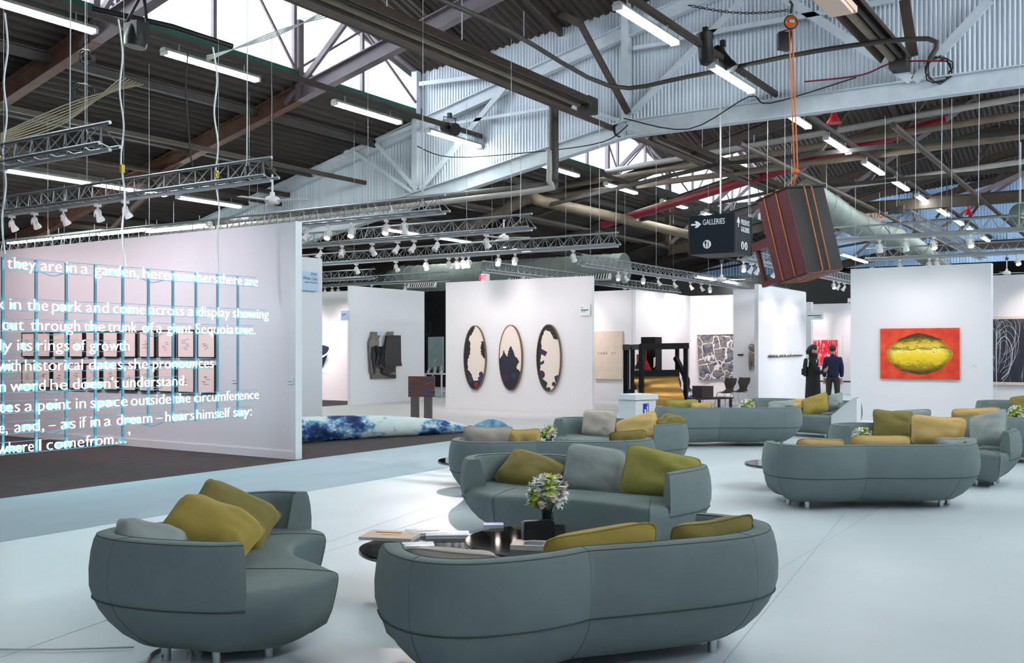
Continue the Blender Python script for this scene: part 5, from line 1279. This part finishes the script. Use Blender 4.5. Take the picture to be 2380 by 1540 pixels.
def dark(nt, b, tc):
    mp = N(nt, 'Mapping'); mp.inputs['Scale'].default_value = (7, 1, .8); nt.links.new(tc.outputs['Object'], mp.inputs[0])
    n1 = N(nt, 'TexNoise', Scale=2.0, Detail=9.0, Roughness=.72); nt.links.new(mp.outputs[0], n1.inputs['Vector'])
    r = ramp(nt, n1.outputs['Fac'], [(.4, (16, 18, 34)), (.54, (26, 28, 48)), (.62, (92, 92, 98)), (.7, (190, 188, 186))]); nt.links.new(r.outputs[0], b.inputs['Base Color'])
ramp_mat('dark_painting', dark, .6)
a, b_ = onY(2292, 742, 28.97), onY(2440, 889, 28.97)
W = root('dark_painting', 'huge dark blue black painting with dripping white lines', 'painting', ((a.x+b_.x)/2, 28.95, b_.z))
MB().box2((a.x, 28.93, b_.z), (b_.x, 28.99, a.z)).build('canvas', 'dark_painting', W)
for z0, z1 in ((a.z, a.z+.07), (b_.z-.07, b_.z)): MB().box2((a.x, 28.91, z0), (b_.x, 29.0, z1)).build('frame_bar', 'board', W)
c = atZ(2316, 880, 24.9); c.z = 0
W = root('branch_sculpture', 'pale bare drooping branches in front of the dark painting', 'sculpture', c); mb = MB(); rnd = random.Random(12)
MB().tube([c, c+Vector((0, 0, 2.2))], .008, 6).build('stem', 'lamp_white', W)
for k in range(16):
    a = rnd.uniform(-.3, 2.4); L = rnd.uniform(.25, .55); d = Vector((math.cos(a), -abs(math.sin(a))*.3, 0)); h = 1.7+rnd.uniform(0, .75)
    mb.tube(catmull([c+Vector((0, 0, h)), c+d*L*.5+Vector((0, 0, h+.22)), c+d*L*.95+Vector((0, 0, h-.1)), c+d*L*.8+Vector((0, 0, h-.6)), c+d*L*.3+Vector((0, 0, h-.85))], 4), .0035, 4)
mb.build('twigs', 'lamp_white', W)
# red picture
def redp(nt, b, tc):
    mp = N(nt, 'Mapping'); mp.inputs['Scale'].default_value = (6, 1, 1.2); nt.links.new(tc.outputs['Object'], mp.inputs[0])
    n1 = N(nt, 'TexNoise', Scale=2.2, Detail=5.0, Roughness=.6); nt.links.new(mp.outputs[0], n1.inputs['Vector'])
    r = ramp(nt, n1.outputs['Fac'], [(.40, (240, 214, 222)), (.47, (226, 22, 50)), (.62, (220, 12, 40)), (.68, (244, 196, 210))]); nt.links.new(r.outputs[0], b.inputs['Base Color'])
ramp_mat('red_print', redp, .6)
a, b_ = onY(1880, 780, 42.8), onY(1957, 858, 42.8)
W = root('red_picture', 'white framed print of vertical red strokes behind the visitors', 'picture', ((a.x+b_.x)/2, 42.8, b_.z))
MB().box2((a.x, 42.78, b_.z), (b_.x, 42.88, a.z)).build('frame', 'lamp_white', W)
a, b_ = onY(1887, 790, 42.7), onY(1946, 850, 42.7); MB().box2((a.x, 42.76, b_.z), (b_.x, 42.80, a.z)).build('print', 'red_print', W)
solo(MB().box2(onY(1873, 775, 42.8), onY(1880, 840, 42.8)+Vector((0, .05, 0))).box2(onY(1872, 773, 42.85), onY(1881, 842, 42.85)), 'brick_toned_strip', 'board', 'narrow tan striped picture at the twig wall edge', 'picture')
W = root('wooden_bench', 'dark wooden bench behind the visitors', 'bench', atZ(1955, 895, 38))
p = atZ(1950, 890, 38); p.z = 0; z = EYE+(HY-886)/F*38
MB().box(p+Vector((0, 0, z)), (2.2, .4, .05)).build('seat', 'dark_wood', W)
for sx in (-.9, .55, .85):
    for sy in (-.14, .14): MB().beam(p+Vector((sx, sy, 0)), p+Vector((sx*.92, sy*.8, z)), .05, .05).build('leg', 'dark_wood', W)

# ------------------------------------------------------------------ black direction sign
Z0 = 24.0; k0 = atZ(1709, 540, Z0); sx, sy = .05*Z0, .048*Z0; zt, zb = EYE+(HY-494)/F*Z0, EYE+(HY-586)/F*Z0; hh = zt-zb
W = root('direction_sign', 'black hanging box sign pointing to the galleries', 'sign', (k0.x-sx/2, k0.y+sy/2, zb))
x1, y0 = k0.x, k0.y; MB().box2((x1-sx, y0, zb), (x1, y0+sy, zt)).build('box', 'sign_navy', W)
for p_, q_ in (((x1-sx-.01, y0-.01), (x1-sx+.03, y0+.03)), ((x1-.03, y0-.01), (x1+.01, y0+.03)), ((x1-.03, y0+sy-.03), (x1+.01, y0+sy+.01))): MB().box2((*p_, zb-.01), (*q_, zt+.01)).build('corner_post', 'black', W)
ux, uz = Vector((1, 0, 0)), Vector((0, 0, 1)); o = Vector((x1-sx, y0-.004, zb))
def flat(poly, o, u, m='sign_white', name='symbol', nrm=None): 
    n = Vector(u).cross(uz).normalized(); MB().prism(poly, o, u, uz, n*.004).build(name, m, W)
ARR = [(0, .40), (.5, .40), (.36, .12), (.62, .12), (1.0, .5), (.62, .88), (.36, .88), (.5, .60), (0, .60)]
flat([(.055*sx+x*.22*sx, .66*hh+y*.22*hh) for x, y in ARR], o, ux, name='arrow')
mb = MB(); add_text(mb, 'GALLERIES', o+ux*(.31*sx)+uz*(.745*hh), ux, uz, .47*sx, depth=.006, size=.205*hh); mb.build('lettering', 'sign_white', W)
def circ(cx, cz, r): return [(cx+r*math.cos(R(15*k)), cz+r*math.sin(R(15*k))) for k in range(24)]
flat(circ(.40*sx, .245*hh, .087*sx), o, ux, name='pictogram_disc')
def icon(poly, o, u): n = Vector(u).cross(uz).normalized(); MB().prism(poly, Vector(o)+n*.005, u, uz, n*.003).build('pictogram', 'sign_navy', W)
cx, cz = .40*sx, .245*hh
icon([(cx-.045, cz-.075), (cx-.028, cz-.075), (cx-.026, cz+.0), (cx-.012, cz+.02), (cx-.012, cz+.075), (cx-.062, cz+.075), (cx-.062, cz+.02), (cx-.047, cz)], o, ux)
icon([(cx+.022, cz-.075), (cx+.042, cz-.075), (cx+.042, cz+.08), (cx+.03, cz+.075), (cx+.02, cz+.01)], o, ux)
uy = Vector((0, 1, 0)); o2 = Vector((x1+.004, y0, zb))
flat([(.07*sy+(1-y)*.20*sy, .66*hh+x*.26*hh) for x, y in ARR], o2, uy, name='arrow')
for i, t in enumerate(('PRESENTS', 'GALLERIES')):
    mb = MB(); add_text(mb, t, o2+uy*(.33*sy)+uz*((.75-.18*i)*hh), uy, uz, .50*sy, depth=.006, size=.19*hh); mb.build('lettering', 'sign_white', W)
for a in (.42, .63):
    flat(circ(a*sy, .22*hh, .085*sy), o2, uy, name='pictogram_disc'); icon([(a*sy-.03, .22*hh-.06), (a*sy+.03, .22*hh-.06), (a*sy+.025, .22*hh+.03), (a*sy, .22*hh+.07), (a*sy-.025, .22*hh+.03)], o2, uy)
MB().cyl((x1-sx/2, y0+sy/2, zt), (x1-sx/2, y0+sy/2, zt+3), .02, 6).build('suspension_rod', 'lamp_white', W)

# ------------------------------------------------------------------ hanging cabinet, ropes and hoist
Zc = 19.5; cc = atZ(1860, 545, Zc)
cm = Matrix((Vector((CT, ST, 0)), Vector((-ST, CT, 0)), Vector((0, 0, 1)))).transposed()     # camera-plane axes: right, away, up
rot = cm @ Matrix.Rotation(R(11.5), 3, 'Y').inverted() @ Matrix.Rotation(R(-6), 3, 'X') @ Matrix.Rotation(R(31), 3, 'Z')
W = root('hanging_cabinet', 'dark maroon wooden cabinet hanging tilted from ropes', 'cabinet', cc, rot=rot.to_euler())
wa, wb, hc = 1.0, .80, 1.66       # local x: dark face width, local y: maroon face width
def cb(name, c, s, m): return MB().box(c, s).build(name, m, W, local=True)
cb('carcass', (0, 0, 0), (wa, wb, hc), 'cabinet_dark')
cb('side_panel', (-wa/2-.006, 0, 0), (.012, wb, hc), 'cabinet_left')
cb('cornice', (0, 0, hc/2+.015), (wa+.06, wb+.08, .035), 'cabinet_dark')
cb('plinth', (0, 0, -hc/2-.012), (wa-.02, wb-.02, .03), 'cabinet_left')
cb('desk_shelf', (-.08, wb/2+.22, .0), (wa*.84, .46, .17), 'cabinet_left')
cb('foot_rail', (-wa/2+.1, wb/2+.22, -hc/2+.06), (.12, .46, .1), 'cabinet_left')
for sx_ in (-1, 1): cb('leg', (sx_*(wa/2-.1), wb/2+.40, -.40), (.07, .07, .72), 'cabinet_left')
Rm = Matrix.Translation(cc) @ rot.to_4x4()
def lp(x, y, z): return Rm @ Vector((x, y, z))
e = .025; ropes = []
topk = atZ(1850, 405, Zc)
R_ = root('rope_sling', 'orange rope loops slung around the hanging cabinet', 'rope', topk)
for k, t in enumerate((-.12, .08)):
    y = t; path = [topk, lp(-.1, 0, hc/2+.1), lp(-wa/2+.0, y*1.6+.08, hc/2+.06), lp(-wa/2-e, y*1.6+.08, hc/2-.02), lp(-wa/2-e, y*1.6+.08, -hc/2+.02), lp(-wa/2+.1, y*1.6+.08, -hc/2-.06)]
    MB().tube(path, .013, 6).build('rope_strand', 'rope', R_)
    x = .02+t*1.0; path = [topk, lp(0, -.1, hc/2+.1), lp(x, -wb/2+.0, hc/2+.06), lp(x, -wb/2-e-.03, hc/2-.02), lp(x, -wb/2-e, -hc/2+.02), lp(x-.05, -wb/2+.15, -hc/2-.07), lp(-.2+t, 0, -hc/2-.10), lp(-wa/2+.1, t*1.6+.08, -hc/2-.06)]
    MB().tube(path, .013, 6).build('rope_strand', 'rope', R_)
mb = MB()
for k in range(5): mb.tube([lp(-.2+.1*k, -.12, hc/2+.05), lp(-.1+.06*k, 0, hc/2+.10), lp(.2-.1*k, .1, hc/2+.05)], .016, 5)
mb.build('knot', 'rope', R_)
hk = atZ(1838, 52, Zc)
H = root('chain_hoist', 'orange chain hoist with a black bag under the upper steel', 'hoist', hk)
MB().lathe([(.03, -.07), (.11, -.06), (.12, 0), (.11, .06), (.03, .07)], hk, 18, axis=(-ST, CT, .2)).build('body', 'hoist_orange', H)
MB().tube([hk+Vector((0, 0, .18)), hk+Vector((.03, 0, .34)), hk+Vector((-.02, 0, .42))], .03, 6).build('hook', 'steel_dark', H)
MB().box(hk+Vector((CT*.0+ST*.075, -CT*.075, 0)), (.10, .012, .06), Matrix.Rotation(TH, 3, 'Z')).build('plate', 'sign_white', H)
MB().tube([hk+Vector((CT*.125*math.cos(t), ST*.125*math.cos(t), .125*math.sin(t))) for t in [2*math.pi*j/16 for j in range(16)]], .018, 5, closed=True).build('band', 'steel_dark', H)
bg = atZ(1826, 92, Zc); MB().prism([(-.13, -.16), (.08, -.2), (.13, .16), (-.13, .16)], bg, (CT, ST, 0), (0, 0, 1), (-ST*.16, CT*.16, 0)).build('chain_bag', 'black', H)
for s in (-.1, .1): MB().tube([bg+Vector((CT*s, ST*s, .15)), hk-Vector((0, 0, .12))], .012, 4).build('bag_strap', 'black', H)
for s in (-.03, .03): MB().tube([hk+Vector((s*CT, s*ST, -.15)), topk+Vector((s*CT, s*ST, .12))], .016, 6).build('hoist_chain', 'rope', H)
MB().lathe([(.02, -.06), (.055, -.05), (.06, 0), (.05, .05), (.02, .06)], topk+Vector((0, 0, .06)), 14, axis=(-ST, CT, 0)).build('lower_block', 'hoist_orange', H)
mb = MB(); a, b_ = atZ(1600, 12, Zc), atZ(1832, 24, Zc)
for k in range(30):
    p = a.lerp(b_, (k+.5)/30)+Vector((0, 0, -.10*math.sin(math.pi*(k+.5)/30))); d = (b_-a).normalized(); v = Vector((0, 0, 1)) if k % 2 else Vector((-ST, CT, 0))
    mb.tube([p+d*(.045*math.cos(t))+v*(.022*math.sin(t)) for t in [2*math.pi*j/8 for j in range(8)]], .008, 4, closed=True)
solo(mb, 'steel_chain', 'steel_dark', 'slack steel chain running left from the hoist', 'chain')

# ------------------------------------------------------------------ two visitors
def skin_body(name, m, verts, edges, radii, parent, sub=2):
    me = bpy.data.meshes.new(name); me.from_pydata(verts, edges, []); me.materials.append(M[m])
    o = link(bpy.data.objects.new(name, me)); o.parent = parent
    md = o.modifiers.new('skin', 'SKIN'); md.use_smooth_shade = True
    for i, r in enumerate(radii): me.skin_vertices[0].data[i].radius = r if isinstance(r, tuple) else (r, r)
    me.skin_vertices[0].data[0].use_root = True
    s = o.modifiers.new('sub', 'SUBSURF'); s.levels = sub; s.render_levels = sub
    dg = bpy.context.evaluated_depsgraph_get(); dg.update(); nm = bpy.data.meshes.new_from_object(o.evaluated_get(dg)); o.modifiers.clear(); o.data = nm
    nm.polygons.foreach_set('use_smooth', [True]*len(nm.polygons)); return o
def head(W, z, yaw, hair, long_hair, tilt, y0=0, s=1.0):
    """head at height z (chin to crown .23), face towards local -y turned by yaw"""
    Rr = Matrix.Translation((0, y0, z)) @ Matrix.Rotation(R(yaw), 4, 'Z') @ Matrix.Rotation(R(tilt), 4, 'X')
    def T(mb): mb.v = [Rr @ (p*s) for p in mb.v]; return mb
    mb = MB().lathe([(.012, -.125), (.045, -.115), (.062, -.085), (.072, -.04), (.078, .0), (.08, .04), (.072, .08), (.045, .108), (.01, .118)], (0, 0, 0), 16)
    mb.v = [Vector((p.x*.96, p.y*1.18, p.z)) for p in mb.v]
    mb.add([(-.013, -.085, -.035), (.013, -.085, -.035), (0, -.115, -.03), (0, -.088, .015)], [(0, 1, 2), (0, 2, 3), (1, 3, 2)], True)
    h = T(mb).build('head', 'skin', W, local=True)
    for sx in (-1, 1):
        T(MB().ball((sx*.03, -.082, .012), .007, 8, 5)).build('eye', 'hair_black', h, local=True)
        T(MB().ball((sx*.078, .01, -.005), .02, 8, 5, (.4, 1, 1.5))).build('ear', 'skin', h, local=True)
    T(MB().beam((-.022, -.086, -.068), (.022, -.086, -.068), .008, .008)).build('mouth', 'lip', h, local=True)
    mb = MB().ball((0, .018, .03), .1, 14, 9, (.92, 1.06, 1.0))
    mb.f = [f for f in mb.f if not all((mb.v[i].y < -.03 and mb.v[i].z < .085) or mb.v[i].z < (-.09 if not long_hair else -.3) for i in f)]; mb.sm = [True]*len(mb.f)
    T(mb).build('hair', hair, h, local=True)
    if long_hair: T(MB().tube([(0, .06, .05), (.0, .085, -.03), (.0, .085, -.12), (0, .07, -.18)], [.07, .085, .085, .06], 12)).build('hair_length', hair, h, local=True)
def hand(W, wrist, d, m='skin'):
    wrist, d = Vector(wrist), Vector(d).normalized(); u = Vector((1, 0, 0))-d*d.x; u.normalize(); n = d.cross(u)
    mb = MB(); mb.tube([wrist-d*.02, wrist+d*.03, wrist+d*.08], [.026, .034, .034], 8)
    for k, L in enumerate((.062, .075, .07, .055)):
        b0 = wrist+d*.08+u*(-.03+.02*k); mb.tube([b0, b0+d*L*.5+n*.008, b0+d*L+n*.025], [.010, .009, .007], 6)
    b0 = wrist+d*.03+u*-.032; mb.tube([b0, b0+d*.03-u*.018+n*.012, b0+d*.06-u*.018+n*.022], [.011, .010, .008], 6)
    mb.build('hand', m, W, local=True)
def person(label, px, Z, face, height, woman):
    p = atZ(px, 900, Z); p.z = 0; f = c2w(*face); yaw = math.atan2(f.x, -f.y); k = height/1.75
    W = root('person', label, 'person', p, rot=(0, 0, yaw)); W.scale = (k, k, k)
    if woman:
        V = [(0, .0, .92), (0, .01, 1.12), (0, .02, 1.30), (0, .01, 1.42), (0, -.01, 1.52),
             (.17, .02, 1.38), (.22, -.01, 1.15), (.20, -.17, 1.02), (.10, -.27, 1.08), (-.17, .02, 1.38), (-.22, -.01, 1.15), (-.20, -.17, 1.02), (-.08, -.27, 1.06),
             (.10, .0, .78), (.10, -.03, .46), (.10, .03, .08), (.10, -.12, .035), (-.10, .0, .78), (-.10, .05, .46), (-.10, .08, .08), (-.10, -.06, .035)]
        E = [(0, 1), (1, 2), (2, 3), (3, 4), (2, 5), (5, 6), (6, 7), (7, 8), (2, 9), (9, 10), (10, 11), (11, 12), (0, 13), (13, 14), (14, 15), (15, 16), (0, 17), (17, 18), (18, 19), (19, 20)]
        Rd = [(.16, .13), (.155, .125), (.17, .125), .07, .058, .085, .068, .055, .04, .085, .068, .055, .04, .10, .075, .05, .045, .10, .075, .05, .045]
        body = skin_body('body', 'coat_black', V, E, Rd, W)
        rows = []
        for z, rx, ry in ((1.18, .20, .17), (1.0, .205, .175), (.8, .215, .18), (.6, .225, .19), (.42, .235, .20), (.30, .24, .205), (.29, .22, .19)):
            rows.append([Vector((rx*math.cos(t)*(1+.03*math.sin(5*t+z*4)), ry*math.sin(t)*(1+.03*math.sin(5*t)), z)) for t in [2*math.pi*j/24 for j in range(24)]])
        MB().rings(rows).build('coat_skirt', 'coat_black', W, local=True)
        MB().lathe([(.10, 1.40), (.115, 1.46), (.10, 1.53), (.085, 1.535)], (0, .0, 0), 16).build('scarf', 'coat_black', W, local=True)
        head(W, 1.635, -4, 'hair_black', True, 24, -.02)
        hand(W, (.10, -.28, 1.08), (-.3, -.5, .5)); hand(W, (-.08, -.28, 1.06), (.3, -.5, .5))
        b = MB().rings([[Vector((.15*math.cos(t)*s, .17+y+.07*math.sin(t)*s*(1 if math.sin(t) > 0 else .5), z)) for t in [2*math.pi*j/16 for j in range(16)]] for z, s, y in ((.93, .75, 0), (.96, 1, .01), (1.1, 1.08, .02), (1.25, 1.02, .01), (1.36, .9, 0), (1.40, .6, 0))])
        bp = root('backpack', 'black backpack worn by the visitor in the long coat', 'backpack', p, rot=(0, 0, yaw)); bp.scale = (k, k, k)
        b.add(b.v[:16], [tuple(range(15, -1, -1))]); b.add(b.v[80:96], [tuple(range(16))]); b.build('bag', 'backpack', bp, local=True)
        MB().box((0, .26, 1.05), (.2, .06, .16)).build('front_pocket', 'backpack', bp, local=True)
        for s in (-1, 1): MB().tube([(s*.1, .12, 1.38), (s*.12, .02, 1.47), (s*.13, -.12, 1.36), (s*.14, -.1, 1.15), (s*.13, .14, 1.0)], .014, 5).build('strap', 'backpack', bp, local=True)
    else:
        V = [(0, 0, .80), (0, .01, 1.10), (0, .02, 1.32), (0, .0, 1.45), (0, -.01, 1.54), (.18, .02, 1.39), (.22, .03, 1.14), (.22, -.02, .90), (-.18, .02, 1.39), (-.22, .03, 1.14), (-.22, -.02, .90)]
        E = [(0, 1), (1, 2), (2, 3), (3, 4), (2, 5), (5, 6), (6, 7), (2, 8), (8, 9), (9, 10)]
        Rd = [(.175, .14), (.17, .135), (.185, .135), .075, .06, .09, .07, .055, .09, .07, .055]
        body = skin_body('body', 'jacket_navy', V, E, Rd, W)
        skin_body('trousers', 'trousers', [(0, 0, 1.02), (.10, 0, .82), (.11, -.04, .48), (.11, .0, .08), (.11, -.15, .04), (-.10, 0, .82), (-.11, .03, .48), (-.12, .10, .09), (-.13, -.05, .04)], [(0, 1), (1, 2), (2, 3), (3, 4), (0, 5), (5, 6), (6, 7), (7, 8)], [(.15, .12), .10, .072, .05, .045, .10, .072, .05, .045], W)
        head(W, 1.65, -20, 'hair_brown', False, 2, -.01)
        hand(W, (.22, -.03, .87), (.0, -.1, -1)); hand(W, (-.22, -.03, .87), (0, -.1, -1))
    return W
person('visitor in a long black coat looking down, standing before the red picture', 1890, 27.0, (.95, -.25), 1.83, True)
person('visitor in a navy jacket seen from behind before the red picture', 1936, 27.6, (.25, .95), 1.80, False)
